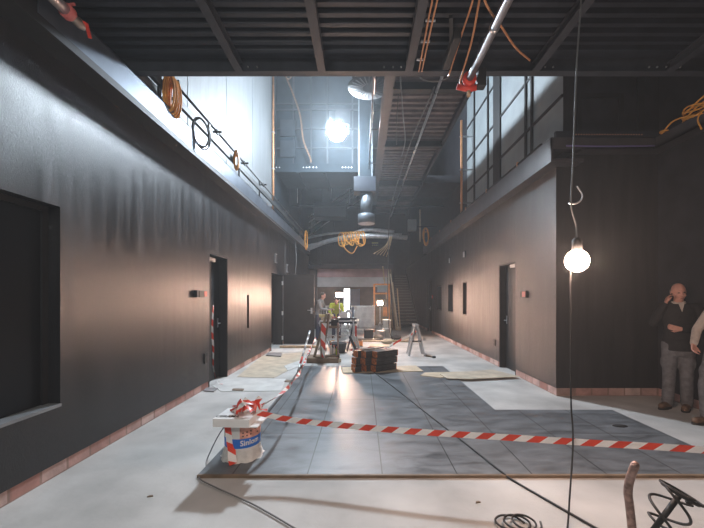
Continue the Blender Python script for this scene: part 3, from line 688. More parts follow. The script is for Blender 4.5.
coil('cable_hank', 'orange cable hank on the far end of the right ledge', (2.70,14.6,4.5), .3, .7, 6, 'orange', .2, .022)
t = thing('cable_tails', 'fan of orange cable ends dangling below the silver pipes', 'cable', (1.0,14.35,4.05))
for k in range(5):
    MB().tube(curve_pts([(1.25-.02*k,14.3,4.10),(1.15-.05*k,14.28,3.7),(1.0-.13*k,14.2,3.25+.03*k)], 6), .016, 6).build('strand', 'wood', t)
# steel stair handrail beyond the pipes
t = thing('stair_handrail', 'thin steel stair handrails rising to the right below the cross bridge', 'handrail', (-1.3,15.9,4.2))
for dz in (0, .30, .6, .85): MB().tube([(-2.45,15.95,4.45+dz),(-.1,15.95,6.10+dz*.9)], .022, 8).build('rail', 'alu', t)
for x in (-2.4,-1.3,-.2): MB().tube([(x,15.98,4.0),(x,15.98,5.4+(x+2.45)*.62)], .025, 8).build('post', 'steel_dark', t)
# balcony railing
t = thing('balcony_railing', 'dark railing with upright bars along the far balcony', 'railing', (-.4,17.05,3.18))
MB().box((-2.2,17.02,4.18), (1.6,17.08,4.23)).build('top_rail', 'steel_beam', t); MB().box((-2.2,17.03,3.27), (1.6,17.07,3.30)).build('bottom_rail', 'steel_beam', t)
for k in range(39): MB().box((-2.19+.0985*k,17.04,3.18 if k%6==0 else 3.30), (-2.17+.0985*k,17.06,4.18)).build('bar', 'steel_beam', t)
for x in (-1.35, .9):
    t = thing('exit_light', ['small yellowish light plate behind the left of the balcony', 'small yellowish light plate behind the right of the balcony'][x > 0], 'light', (x,23.9,5.2))
    MB().box((x-.22,23.92,5.2), (x+.22,24.0,5.42)).build('plate', mat('dim_plate', (.45,.42,.12), .5), t, bevel=.01); MB().box((x-.25,23.97,5.17), (x+.25,24.0,5.2)).build('bracket', 'steel_dark', t)
# ducts
DC = Vector((.16,8.0,6.42))
t = thing('ceiling_diffuser', 'round slotted air diffuser under its drum high above the hall', 'air diffuser', DC)
MB().lathe(DC, [(.40,.05),(.40,.9)], 32).build('drum', 'blue_dark', t)
b = MB(); b.lathe(DC, [(.10,-.006),(.48,0),(.49,.02),(.40,.05)], 40); b.build('plate', mat('diffuser_plate', (.022,.02,.021), .75), t)
for k in range(24):
    a = 2*math.pi*k/24; c = Vector((math.cos(a),math.sin(a),0)); b = MB(); b.bar(DC+c*.15+Vector((0,0,-.018)), DC+c*.43+Vector((0,0,-.004)), .022, .012); b.build('slot', 'rubber', t)
MB().tube([DC+Vector((0,0,.9)),Vector((DC.x,DC.y,9.2))], .02, 8).build('rod', 'galv', t)
t = thing('air_duct', 'tall square air duct with round silver outlet beside the cross bridge', 'air duct', (.25,11.2,4.0))
b = MB(); b.box((-.08,11.0,5.40), (.30,11.35,9.2)); b.build('shaft', 'blue_dark', t)
b = MB(); b.box((-.12,10.97,5.4), (-.08,11.0,9.2)); b.box((.30,10.97,5.4), (.34,11.0,9.2)); b.build('edge_strip', 'duct', t)
MB().box((-.26,10.9,4.93), (.44,11.4,5.40)).build('plenum', 'steel_dark', t, bevel=.01)
MB().lathe((.14,11.15,4.25), [(.19,0),(.19,.68)], 24).build('spigot', 'duct', t)
b = MB(); b.lathe((.14,11.15,3.95), [(.27,0),(.27,.28),(.25,.3),(.19,.3)], 28); b.build('outlet', 'duct', t)
# pipe with red valve under the deck
t = thing('sprinkler_pipe', 'grey steel pipe with red valve under the right of the deck', 'pipe', (1.19,2.5,3.98))
MB().tube([(1.19,-.5,3.98),(1.19,3.84,3.98)], .040, 14).build('pipe', mat('dull_grey_pipe', (.16,.16,.17), .5, .3, .15, 8), t)
b = MB(); b.lathe((1.19,3.80,3.98), [(.045,0),(.075,.0),(.075,.05),(.045,.05)], 18, axis=(0,1,0)); b.tube([(1.06,3.85,3.91),(1.19,3.85,3.88),(1.32,3.85,3.91)], .032, 10); b.tube([(1.19,3.85,3.88),(1.19,3.85,3.96)], .03, 10); b.build('valve_body', 'red', t)
b = MB(); b.box((1.27,3.76,3.87), (1.36,3.86,4.07)); b.build('actuator', 'rubber', t, bevel=.008)
MB().tube([(1.19,3.85,3.80),(1.19,3.85,3.86)], .022, 10).build('drain', 'wood', t)
for y in (.8,2.0,3.1): MB().lathe((1.19,y,3.98), [(.041,-.016),(.046,-.016),(.046,.016),(.041,.016)], 16, axis=(0,1,0)).build('coupling', 'alu', t)
for y in (1.2,2.4,3.5): MB().tube([(1.19,y,4.01),(1.19,y,4.21)], .006, 6).build('hanger', 'steel_dark', t)
t = thing('water_pipe', 'grey pipe end with red lever valve at the upper left corner', 'pipe', (-2.28,2.5,3.85))
e = at(78,22,2.72)
MB().tube([(e.x,-.5,e.z),(e.x,2.62,e.z)], .04, 14).build('pipe', 'galv', t)
b = MB(); b.lathe((e.x,2.60,e.z), [(.042,0),(.052,.0),(.052,.05),(.042,.05)], 16, axis=(0,1,0)); b.bar((e.x-.04,2.63,e.z+.05),(e.x+.05,2.63,e.z+.065), .014); b.build('clamp', mat('pink_red_clamp', (.50,.12,.11), .45), t)
b = MB(); b.lathe((e.x,2.65,e.z), [(.034,0),(.038,.02),(.027,.04),(.038,.06),(.034,.10),(.022,.13)], 14, axis=(0,1,0)); b.build('valve_body', mat('brass_body', (.40,.33,.28), .4, .6), t)
b = MB(); b.bar((e.x+.02,2.72,e.z+.01),(e.x+.05,2.74,e.z), .015); b.bar((e.x+.05,2.74,e.z+.005),(e.x+.055,2.77,e.z-.09), .014, .022); b.build('lever', 'red', t)
# copper lines along the deck
t = thing('conduit_pair', 'pair of orange conduits with clips running under the deck', 'conduit', (.6,3,4.08))
for x0, x1 in ((.598,.635),(.640,.668)): MB().tube(curve_pts([(x0,-.5,4.085),(x0,2.0,4.085),(x0,2.9,4.085),(x1,3.86,4.085)], 5), .0085, 8).build('tube', 'copper', t)
for k in range(14): MB().box((.585,.3+.26*k,4.092), (.675,.32+.26*k,4.108)).build('clip', 'galv', t)
cable('copper_line', [(.97,2.95,4.19),(.97,3.1,4.14),(.97,3.4,4.11),(.98,3.9,4.06)], .009, 'copper', 'thin orange line under the deck left of the grey pipe', 'conduit')
cable('copper_line', [(1.01,2.9,4.19),(1.03,3.05,4.14),(1.08,3.4,4.08),(1.105,3.87,4.0),(1.11,3.87,3.95)], .010, 'copper', 'straight orange line dropping to the red valve', 'conduit')
cable('orange_flex', [(1.04,2.85,4.19),(1.07,3.0,4.13),(1.31,3.2,4.04),(1.54,3.45,4.05),(1.80,3.7,4.10)], .010, 'copper', 'slack orange flex curving under the deck right of the grey pipe', 'cable')
cable('cable_swag', [(.66,3.99,4.11),(.74,4.0,4.07),(.88,4.0,4.06),(1.0,3.99,4.10)], .006, 'cable_grey', 'small grey cable swag under the deck edge', 'cable')
t = thing('hanger_bracket', 'black pipe hanger bracket under the deck beside the orange lines', 'bracket', (.90,3.4,4.0))
b = MB(); b.box((.86,3.25,3.99), (.94,3.7,4.10)); b.build('body', 'rubber', t, bevel=.015); MB().box((.88,3.4,4.10), (.92,3.46,4.20)).build('stem', 'rubber', t); MB().bar((.80,3.1,4.08),(.88,3.4,4.03), .035).build('arm', 'rubber', t)
# things along the long walkway
t = thing('walkway_conduit', 'long grey conduit hung beneath the walkway', 'conduit', (1.36,10,5.45))
MB().tube([(1.38,5.8,5.36),(1.34,16.2,5.36)], .028, 10).build('pipe', 'galv', t)
for y in (6.4,8.8,11.75,13.6): MB().box((1.33,y-.02,5.335), (1.40,y+.02,5.385)).build('clip', 'steel_dark', t)
t = thing('edge_tray', 'cable tray with pinkish cables on the left edge of the walkway', 'cable tray', (.5,10,5.5))
b = MB(); b.box((.40,5.9,5.46), (.52,16.2,5.47)); b.build('tray', 'steel_dark', t)
for k in range(4): MB().tube(curve_pts([(.415+.028*k,5.9,5.49+.01*k),(.42+.025*k,8.2,5.485),(.415+.028*k,11.5,5.49),(.42+.025*k,16.2,5.485)], 5), .013, 6).build('cable', mat('pinkish_cable', (.26,.17,.14), .5) if k == 0 else ['brown','cable_grey','rust'][k-1], t)
for k in range(4): MB().box((.22,6.4+1.1*k,5.62), (.25,6.9+1.1*k,6.02)).build('shiny_plate', 'alu', t)
MB().box((.20,5.9,5.60), (.23,10.8,5.63)).build('edge_rail', 'steel_dark', t)
for y in (6,8,10): MB().box((.20,y,5.46), (.54,y+.04,5.475)).build('bracket', 'steel_dark', t)
cable('hanging_cable', [(1.30,6.2,5.34),(1.15,8.6,5.25),(.98,11.8,4.6),(.93,12.2,3.2),(.92,12.4,1.5),(1.0,12.5,.35),(1.2,12.6,.013)], .014, 'cable_grey', 'long grey cable dropping from the walkway to the floor in mid hall')
cable('hanging_cable', [(.66,6.0,5.50),(.82,6.9,5.20),(1.0,8.0,5.20),(1.06,9.2,5.34)], .012, 'cable_grey', 'slack cable looped beneath the near end of the walkway')
cable('hanging_cable', [(.68,6.3,5.42),(.74,7.4,5.30),(.86,8.6,5.37)], .010, 'cable', 'thin black cable looped beneath the near end of the walkway')
t = thing('riser_pipe', 'orange riser pipe standing on the right ledge beneath the walkway', 'pipe', (3.0,10.4,LZ1+.02))
MB().tube([(3.0,10.4,LZ1+.02),(3.0,10.4,6.9)], .035, 10).build('pipe', 'copper', t)
for z in (4.4,5.4,6.4): MB().box((2.95,10.38,z), (3.36,10.42,z+.03)).build('clamp', 'galv', t)
t = thing('riser_pipe', 'orange riser pipe at the end of the pale upper left wall', 'pipe', (-2.95,11.38,LZ1))
MB().tube([(-2.93,11.38,LZ1),(-2.93,11.38,9.2)], .035, 10).build('pipe', 'copper', t)
for z in (4.6,5.8,7.0): MB().box((-2.97,11.34,z), (-2.88,11.44,z+.03)).build('clamp', 'galv', t)
cable('orange_line', [(-2.55,11.4,8.95),(-2.30,11.4,8.35),(-2.05,11.4,7.6),(-1.95,11.45,6.8),(-1.72,11.46,6.2),(-1.70,11.47,6.06)], .028, 'tan', 'dull orange cable hanging before the upper back wall left of the flood light')
b = MB(); b.tube(curve_pts([(-2.80,11.1,9.1),(-2.60,11.2,8.95),(-2.42,11.3,8.72),(-2.25,11.3,8.9),(-2.05,11.3,9.19)], 5), .018, 6)
tag(b.build('cable_swag', 'tan', org=(-2.42,11.3,8.7)), 'pale cable swag at the top of the upper back wall', 'cable')
t = thing('cross_pipe', 'thin dark pipe crossing below the far edge of the cross bridge', 'pipe', (-1,13.8,5.2))
MB().tube([(-2.89,13.9,5.25),(3.3,13.9,5.25)], .035, 10).build('pipe', 'steel_dark', t)
for x in (-2.6,-.5): MB().tube([(x,13.9,5.38),(x,13.9,9.2)], .012, 6).build('rod', 'galv', t)
t = thing('fan_unit', 'dark boxy fan unit hung behind the cross bridge', 'fan unit', (-1.3,14.6,4.9))
MB().box((-2.0,14.3,4.95), (-.65,15.0,5.55)).build('casing', 'steel_dark', t, bevel=.02); MB().box((-2.02,14.28,4.90), (-.63,15.02,4.95)).build('base_frame', 'black', t)
MB().tube([(-1.3,14.65,5.55),(-1.3,14.65,9.2)], .02, 6).build('rod', 'galv', t)
t = thing('wall_unit', 'small pale box unit on the right below the walkway', 'unit', (2.3,15.4,4.6))
MB().box((2.05,15.3,4.55), (2.42,15.6,5.05)).build('casing', 'panel_pale', t, bevel=.01); MB().tube([(2.6,15.45,LZ1+.1),(2.6,15.45,5.5)], .04, 8).build('pipe', 'ply', t); MB().box((2.42,15.4,4.7), (3.36,15.5,4.75)).build('bracket', 'steel_dark', t)
# along the right ledges
t = thing('ledge_tray', 'perforated cable tray on the ledge above the alcove', 'cable tray', (3.9,5.2,LZ1+.02))
b = MB(); b.box((2.95,5.25,LZ1+.02), (4.5,5.30,LZ1+.12)); b.build('tray', 'steel_dark', t)
for k in range(26): MB().box((3.25+.04*k,5.245,LZ1+.06), (3.262+.04*k,5.25,LZ1+.075)).build('slot', 'copper', t)
tag(cable('purple_cable', [(3.1,5.235,3.86),(3.7,5.233,3.85),(4.44,5.235,3.86)], .012, mat('purple_cable', (.16,.13,.30), .5), 'purple cable clipped along the ledge face above the alcove'), 'purple cable clipped along the ledge face above the alcove', 'cable')
t = thing('cable_hank', 'orange cable heap on the ledge of the near right wall', 'cable coil', (4.55,4.5,LZ1+.03))
random.seed(3)
for k in range(6):
    c = Vector((4.56,4.62,LZ1+.16)); a0 = random.uniform(0,6)
    MB().tube([c+Vector((.10*math.cos(q*.35+a0), .26*math.sin(q*.35+a0)*random.uniform(.95,1.05), -.12+.03*k+.05*math.sin(q*.7+k))) for q in range(18)], .012, 6, closed=True).build('loop', 'orange', t)
MB().tube(curve_pts([(4.52,4.7,LZ1+.08),(4.47,4.95,LZ1+.12),(4.44,5.1,LZ1+.02),(4.46,5.14,LZ1+.05)], 6), .012, 6).build('tail', 'orange', t)
MB().tube(curve_pts([(4.50,4.5,LZ1+.08),(4.43,4.55,LZ1-.05),(4.43,4.5,LZ1-.22)], 6), .010, 6).build('tail', 'orange', t)
b = MB(); b.tube([Vector((4.455+.045*math.cos(q*.4), 5.09+.045*math.sin(q*.4), LZ1+.035)) for q in range(15)], .012, 6); tag(b.build('cable_ring', 'orange', org=(4.455,5.09,LZ1+.02)), 'small orange cable loop at the corner of the right ledges', 'cable coil')
t = thing('ledge_conduit', 'dark conduit with red clips along the top of the long right ledge', 'conduit', (2.95,9,LZ1+.02))
MB().tube([(2.91,5.6,LZ1+.06),(2.91,16,LZ1+.06)], .03, 10).build('pipe', 'cable', t)
for k in range(6): MB().box((2.875,6.4+1.6*k,LZ1+.02), (2.945,6.43+1.6*k,LZ1+.10)).build('clip', 'copper', t)
# ------------------------------------------------------------------ the work area in mid hall
# lumber pile on a pale board
bd = MB(); Rz = Matrix.Rotation(math.radians(6), 3, 'Z'); c0 = Vector((.30,7.35,.022))
bd.box(c0+Vector((-.72,-.28,0)), c0+Vector((.95,.30,.012)), Rz, c0)
tag(bd.build('base_board', 'ply', org=c0), 'thin pale board lying under the stack of dark boards', 'board')
random.seed(21)
P0 = Vector((.24,7.30,.034)); Rp = Matrix.Rotation(math.radians(36), 3, 'Z')
def bundle(lo, hi, label):
    lo, hi = Vector(lo), Vector(hi); org = P0+Rp@Vector(((lo.x+hi.x)/2,(lo.y+hi.y)/2,lo.z))
    t = thing('board_bundle', label, 'board bundle', org, 'dark board bundles in the stack')
    def rb(b, l, h):
        n = len(b.bm.verts); b.box(l, h); b.bm.verts.ensure_lookup_table()
        for v in list(b.bm.verts)[n:]: v.co = P0+Rp@v.co
        return b
    b = MB(); h = (hi.z-lo.z)/3
    for k in range(3): rb(b, (lo.x+.02,lo.y,lo.z+k*h+.002), (hi.x-.02,hi.y,lo.z+(k+1)*h-.002))
    b.build('boards', 'wood_dark', t)
    for x0, x1 in ((lo.x,lo.x+.019),(hi.x-.019,hi.x)): rb(MB(), (x0,lo.y+.004,lo.z+.004), (x1,hi.y-.004,hi.z-.004)).build('painted_end', 'wood_rust', t)
    return t
rows = ['bottom', 'middle', 'top']
for lv in range(3):
    z0 = lv*.142
    for k, (y0, y1, xa, xb) in enumerate(((-.24,-.09,-.12,.47),(-.08,.07,-.27,.44),(.08,.23,-.42,.40))):
        if lv == 2 and k == 2: xa -= -.06
        dx = random.uniform(-.03,.03)
        pos = ['front', 'middle', 'back'][k]
        bundle((xa+dx,y0,z0), (xb+dx,y1,z0+.132), 'dark orange ended board bundle, %s row of the %s layer of the stack' % (pos, rows[lv]))
bundle((-.50,-.02,0), (-.35+.05,.06,.09), 'short orange ended offcut lying against the left side of the stack')
bundle((-.30,.02,.428), (.30,.14,.455), 'thin dark board lying loose on top of the stack')
# sheets and offcuts on the floor
def sheet(name, label, pix, m, th=.006, z=0, cat='sheet'):
    pts = [fl(x,y,z) for x, y in pix]
    b = MB(); b.poly(pts, th); c = sum(pts, Vector())/len(pts); return tag(b.build(name, m, org=(c.x,c.y,z)), label, cat)
sheet('cardboard_sheet', 'large creased buff cardboard sheet on the left floor strip', [(237,377),(262,356),(306,352),(297,366),(274,378)], 'card')
sheet('paper_sheet', 'pale paper sheet on the floor before the near left doorway', [(212,386),(226,379),(286,379),(281,391),(222,392)], 'paper', .006, .001)
sheet('paper_sheet', 'small pale paper strip on the floor along the cardboard', [(284,366),(301,360),(304,364),(288,371)], 'paper', .005, .007)
sheet('paper_sheet', 'pale paper sheet on the floor before the open door leaf', [(268,352.5),(270,349),(304,348.5),(300,352)], 'paper', .006)
sheet('grey_offcut', 'dark grey offcut lying on the buff cardboard', [(266,356),(268,353.6),(282,353.8),(281,357)], 'screed_grey', .03, .007, 'offcut')
sheet('grey_offcut', 'narrow dark offcut lying on the paper by the near left doorway', [(232,390.5),(233,389),(244,389.2),(243,391)], 'brown', .012, .007, 'offcut')
sheet('grey_offcut', 'small dark offcut near the thick cable on the left', [(284,382),(286,380.2),(292,380.5),(291,382.4)], 'brown', .012, 0, 'offcut')
sheet('grey_offcut', 'dark tile offcut on the threshold of the near left doorway', [(203,391),(207,388),(218,388.5),(214,392)], 'screed_grey', .012, .008, 'offcut')
sheet('plywood_sheet', 'plywood sheet on the floor right of the dark board stack', [(420,376),(425,373),(470,372),(478,375),(440,378)], 'ply', .012, .022)
sheet('plywood_sheet', 'larger plywood sheet on the floor before the right doorway', [(447,379),(440,374.5),(492,370),(520,377),(470,379.5)], 'card', .012, .036)
sheet('plywood_sheet', 'plywood board on the floor behind the dark board stack', [(369,347),(370.5,344.5),(389,344.5),(390,347)], 'ply', .02)
for k, (x, y, lab, m) in enumerate([(441,432,'dark smear shaped rag on the dark tiles behind the tape','rubber'),(620,426,'flat black scrap lying on the right dark tiles','rubber')]):
    c = fl(x,y,.022); b = MB(); b.loft([(c,.09,.05),(c+Vector((0,0,.006)),.08,.045),(c+Vector((.01,0,.010)),.05,.02)], 16); 
    if k: tag(b.build('flat_scrap', m, org=c), lab, 'scrap')
for k, (x, y, lab) in enumerate([(150,497,'small dark chip on the pale floor left of the bucket'),(478,503,'thin dark splinter on the pale floor near the front')]):
    c = fl(x,y); b = MB(); b.poly([c+Vector((-.02,-.006,0)),c+Vector((.022,.004,0)),c+Vector((.012,.016,0)),c+Vector((-.012,.012,0))], .008); tag(b.build('stone_chip', 'brown', org=c), lab, 'chip')
# tool stand wrapped in tape
TS = Vector((-.94,8.45,0))
t = thing('tool_stand', 'brown timber tool stand with slanted boards left of the stack', 'tool stand', TS)
MB().box((-1.32,8.2,.0), (-.56,8.75,.12)).build('base', 'brown', t, bevel=.01)
MB().box((-.56,8.22,.02), (-.50,8.3,.10)).build('base_block', 'ply', t)
MB().bar((-1.16,8.4,.12), (-.86,8.42,1.17), .05, .18, (0,1,0)).build('slanted_board', 'khaki', t)
MB().bar((-.99,8.62,.12), (-.82,8.64,1.17), .05, .22, (0,1,0)).build('slanted_board', 'brown', t)
MB().box((-.80,8.3,.12), (-.55,8.7,.16)).build('shelf', 'brown', t)
MB().box((-.60,8.30,.12), (-.56,8.36,.95)).build('post', 'rust', t)
MB().box((-.82,8.55,.80), (-.56,8.72,.86)).build('shelf', 'brown', t)
MB().box((-1.0,8.28,.12), (-.93,8.34,.98)).build('post', 'khaki', t)
mb = ribbon_mb([(-.90,8.22,.95),(-.93,8.2,.6),(-.91,8.21,.3),(-.93,8.22,.13)], .12, up=(1,0,0), stripe=.18, n=8, twist=1.0)
tag(mb.build('hanging_tape', TAPE, org=(-.93,8.2,.12)), 'red and white tape wound down the post of the brown tool stand', 'barrier tape')
t = thing('tool_case', 'black tool case with red trim on the upper shelf of the tool stand', 'tool case', (-.68,8.62,.861))
MB().box((-.77,8.56,.861), (-.58,8.70,1.02)).build('case', 'rubber', t, bevel=.01); MB().tube([(-.74,8.63,1.02),(-.74,8.63,1.07),(-.64,8.63,1.07),(-.64,8.63,1.02)], .01, 8).build('handle', 'red', t)
for k, (x, m, h, lab) in enumerate(((-.76,'white',.24,'white bottle on the lower shelf of the tool stand'),(-.68,'alu',.20,'grey canister on the lower shelf of the tool stand'),(-.61,'hivis',.17,'yellow topped bottle on the lower shelf of the tool stand'))):
    t = thing('bottle', lab, 'bottle', (x,8.45,.161), 'bottles on the tool stand')
    MB().lathe((x,8.45,.161), [(.033,0),(.036,.01),(.036,h*.7),(.015,h*.85),(.015,h)], 14).build('body', m, t); MB().lathe((x,8.45,.161+h), [(.018,0),(.018,.03)], 10).build('cap', 'red', t)
# leaning barrier pole
p0 = fl(298,372); p0.z = .012; p1 = at(310,331,8.1)
t = thing('barrier_pole', 'slanted white and red barrier pole leaning against the tool stand', 'pole', p0)
nseg = 6
for k in range(nseg): MB().tube([p0.lerp(p1,k/nseg),p0.lerp(p1,(k+1)/nseg-.001)], .024, 10).build('stripe_section', 'tape_red' if k in (1,) else 'alu', t)
# trestle work table with saw
TY = 10.4
t = thing('work_table', 'silver topped folding work table behind the tool stand', 'table', (-.7,TY,0))
MB().box((-1.25,TY-.3,.82), (-.10,TY+.35,.88)).build('table_top', 'alu', t, bevel=.008)
for x in (-1.1,-.28):
    for s in (-1,1): MB().tube([(x-.18*s,TY-.22,.015),(x+.18*s,TY-.18,.82)], .018, 8).build('leg', 'galv', t); MB().tube([(x-.18*s,TY+.26,.015),(x+.18*s,TY+.24,.82)], .018, 8).build('leg', 'galv', t)
MB().tube([(-1.1,TY,.42),(-.28,TY,.42)], .014, 8).build('stretcher', 'galv', t)
MB().box((-1.2,TY-.31,.80), (-.15,TY-.3,.86)).build('front_rail', 'steel_dark', t)
t = thing('table_saw', 'grey bench saw with blade guard on the silver work table', 'saw', (-.55,TY,.88))
MB().box((-.75,TY-.15,.88), (-.35,TY+.2,.96)).build('base', 'steel_dark', t, bevel=.01); MB().lathe((-.55,TY,1.02), [(.13,-.01),(.13,.01)], 24, axis=(0,1,0)).build('blade', 'alu', t); MB().bar((-.60,TY+.15,.96),(-.42,TY-.02,1.2), .05).build('arm', 'steel_dark', t); MB().box((-.48,TY-.08,1.10), (-.34,TY+.06,1.2)).build('motor', 'galv', t, bevel=.02)
t = thing('spirit_level', 'long pale yellow level lying across the left of the work table', 'level', (-1.0,TY-.1,.88))
MB().box((-1.28,TY-.14,.98), (-.86,TY-.02,1.06)).build('body', mat('pale_yellow', (.60,.50,.24), .5), t, bevel=.004); MB().box((-1.22,TY-.12,.88), (-1.16,TY-.04,.98)).build('block', 'ply', t); MB().box((-.96,TY-.12,.88), (-.90,TY-.04,.98)).build('block', 'ply', t)
MB().box((-1.10,TY-.142,1.0), (-1.04,TY-.14,1.04)).build('vial', 'hivis', t)
t = thing('tool_tub', 'black rubber tub on the floor beneath the work table', 'tub', (-.68,9.8,0))
c = Vector((-.68,9.8,0)); MB().lathe(c, [(.17,0),(.20,.02),(.25,.26),(.26,.28),(.24,.28),(.19,.06)], 20).build('body', 'rubber', t); MB().tube([c+Vector((-.24,0,.27)),c+Vector((-.2,0,.33)),c+Vector((-.1,0,.34))], .012, 6).build('handle', 'orange', t)
t = thing('red_crate', 'low red brown crate on the floor right of the black tub', 'crate', fl(357,346))
c = fl(357,346); MB().box(c+Vector((-.18,-.15,0)), c+Vector((.18,.15,.03))).build('bottom', 'brown', t)
for lo, hi in (((-.18,-.15,.03),(.18,-.13,.17)),((-.18,.13,.03),(.18,.15,.17)),((-.18,-.13,.03),(-.16,.13,.17)),((.16,-.13,.03),(.18,.13,.17))): MB().box(c+Vector(lo), c+Vector(hi)).build('side', 'rust' if lo[1] > -.1 else 'orange_paint', t)
t = thing('site_vacuum', 'dark hose and motor lying right of the work table', 'vacuum', fl(350,355))
c = fl(350,355); MB().tube(curve_pts([c+Vector((.12,-.1,.04)),c+Vector((.16,.05,.10)),c+Vector((.08,.1,.30)),c+Vector((-.02,.12,.5))], 6), .035, 10).build('hose', 'steel_dark', t); MB().lathe(c+Vector((.12,-.12,0)), [(.05,0),(.06,.03),(.05,.07)], 14).build('motor', 'rubber', t)
t = thing('stand_tube', 'steel tool stand with crossed legs at the right end of the work table', 'stand', (-.12,10.0,0))
for a, b_ in (((-.42,9.9,.012),(-.22,9.95,.95)),((-.05,9.9,.012),(-.28,9.95,.95)),((-.25,9.8,.012),(-.25,9.93,1.0))): MB().tube([a,b_], .02, 8).build('leg', 'steel_dark' if a[0] < -.3 else 'galv', t)
MB().box((-.34,9.88,.93), (-.15,10.0,.98)).build('head', 'steel_dark', t, bevel=.01)
MB().box((-.20,9.86,.45), (-.15,9.90,.75)).build('red_grip', 'red', t)
# small trestle
TX = Vector((1.46,9.4,0))
t = thing('trestle', 'small aluminium folding trestle standing alone on the pale floor', 'trestle', TX)
for s, m in ((-1,'alu'),(1,'brown')):
    for dy in (-.22,.22): MB().bar(TX+Vector((s*.21,dy,.0)), TX+Vector((s*.03,dy*.7,.80)), .035, .05).build('leg', 'alu', t)
    MB().bar(TX+Vector((s*.12,-.19,.38)), TX+Vector((s*.12,.19,.38)), .025, .04).build('rung', 'galv', t)
MB().box(TX+Vector((-.06,-.22,.79)), TX+Vector((.06,.22,.84))).build('top', 'galv', t, bevel=.006)
MB().bar(TX+Vector((-.12,-.2,.40)), TX+Vector((.12,-.2,.40)), .02, .03).build('spreader', 'steel_dark', t)
t = thing('flat_clamp', 'dark clamp lying at the right foot of the small trestle', 'clamp', (1.78,9.0,0)); MB().bar((1.70,9.15,.015),(1.86,8.95,.015), .05, .03).build('bar', 'brown', t); MB().box((1.82,8.88,0), (1.90,8.96,.05)).build('jaw', 'steel_dark', t)
# crowd barrier, orange frame, leaning timbers, containers
BY = 14.0
t = thing('site_barrier', 'pale metal site barrier with upright bars behind the work table', 'barrier', (-.6,BY,0))
MB().tube([(-1.65,BY,1.22),(.50,BY,1.22)], .022, 8).build('top_rail', 'alu', t); MB().tube([(-1.65,BY,.25),(.50,BY,.25)], .02, 8).build('bottom_rail', 'alu', t)
for k in range(22): MB().tube([(-1.65+.1024*k,BY,.25),(-1.65+.1024*k,BY,1.22)], .010 if k%7 else .02, 6).build('bar', 'alu', t)
for x in (-1.4,-.58,.25): MB().box((x-.03,BY-.3,0), (x+.03,BY+.3,.03)).build('foot', 'alu', t); MB().tube([(x,BY,.03),(x,BY,.25)], .02, 8).build('post', 'alu', t)
t = thing('white_sheet', 'pale sheeting draped over the right half of the site barrier', 'sheet', (.1,BY,.3))
b = MB(); g = []
for i in range(17):
    x = -.30+.78*i/16; g.append([b.bm.verts.new((x, BY-.065-.02*math.sin(i*1.3+j*.6)-.01*j, 1.24-.09*j)) for j in range(11)])
for A, B in zip(g, g[1:]):
    for j in range(10): f = b._f([A[j],B[j],B[j+1],A[j+1]]); f.smooth = True
o = b.build('cloth', mat('pale_sheeting', (.40,.37,.35), .7, 0, .15, 5), t); s = o.modifiers.new('thick', 'SOLIDIFY'); s.thickness = .006
OY = 15.8
t = thing('door_frame_unit', 'tall orange primed steel frame with a grey panel near its top', 'frame', (.88,OY,0))
for x in (.52,1.2): MB().box((x,OY-.05,0), (x+.08,OY+.05,2.2)).build('upright', 'orange_paint', t)
for z in (2.14,1.72): MB().box((.6,OY-.04,z), (1.2,OY+.04,z+.07)).build('crossbar', 'orange_paint', t)
MB().box((.70,OY-.02,1.82), (1.14,OY+.02,2.12)).build('grey_panel', 'panel_pale', t); MB().box((.60,OY-.02,.30), (1.2,OY+.01,1.5)).build('lower_board', 'brown', t)
MB().box((.95,OY-.06,.7), (1.18,OY-.03,1.15)).build('orange_board', 'orange_paint', t)
random.seed(9)
TL = [(1.35,1.02,3.1,'wood'),(1.42,1.30,2.9,'ply'),(1.48,1.22,2.6,'wood'),(1.56,1.38,2.95,'brown'),(1.62,1.46,2.3,'wood'),(1.70,1.36,2.7,'ply'),(1.78,1.66,2.0,'wood'),(1.28,1.15,2.2,'ply')]
names = ['tallest leaning timber at the left of the bunch by the stairs','pale batten second from the left in the bunch by the stairs','brown batten third from the left in the bunch by the stairs','dark batten in the middle of the bunch by the stairs','short batten right of middle in the bunch by the stairs','pale batten near the right of the bunch by the stairs','shortest batten at the right of the bunch by the stairs','short pale batten at the left foot of the bunch by the stairs']
MBp = MB(); MBp.box((1.22,17.02,0), (1.60,17.3,3.0)); struct(MBp.build('wall_stair_pier', 'dark_wall'))
for k, (xa, xb, h, m) in enumerate(TL):
    y0 = 16.55-.09*k; b = MB(); b.bar((xa,y0,.03), (xb,y0+.135*h,h), .055, .045, (0,1,0)); tag(b.build('timber_batten', m, org=(xa,y0,0)), names[k], 'timber', 'timbers leaning by the stairs')
def pail(label, c, r, h, m, name='white_pail', cat='bucket'):
    t = thing(name, label, cat, c); MB().lathe(c, [(r*.85,0),(r,.02),(r,h*.9),(r*1.05,h*.92),(r*1.05,h),(r*.95,h)], 18).build('body', m, t); MB().tube([Vector(c)+Vector((-r*1.04,0,h*.9)),Vector(c)+Vector((-r*.7,-r*.7,h*.75)),Vector(c)+Vector((r*.7,-r*.7,h*.75)),Vector(c)+Vector((r*1.04,0,h*.9))], .007, 6).build('handle', 'galv', t); return t
pail('white bucket upper one stacked beneath the orange frame', (.98,13.6,.36), .16, .34, 'white'); pail('white bucket lower one stacked beneath the orange frame', (.98,13.6,0), .17, .355, 'white')
pail('white bucket on the floor beside the two stacked white buckets', (.72,13.3,0), .16, .30, 'white')
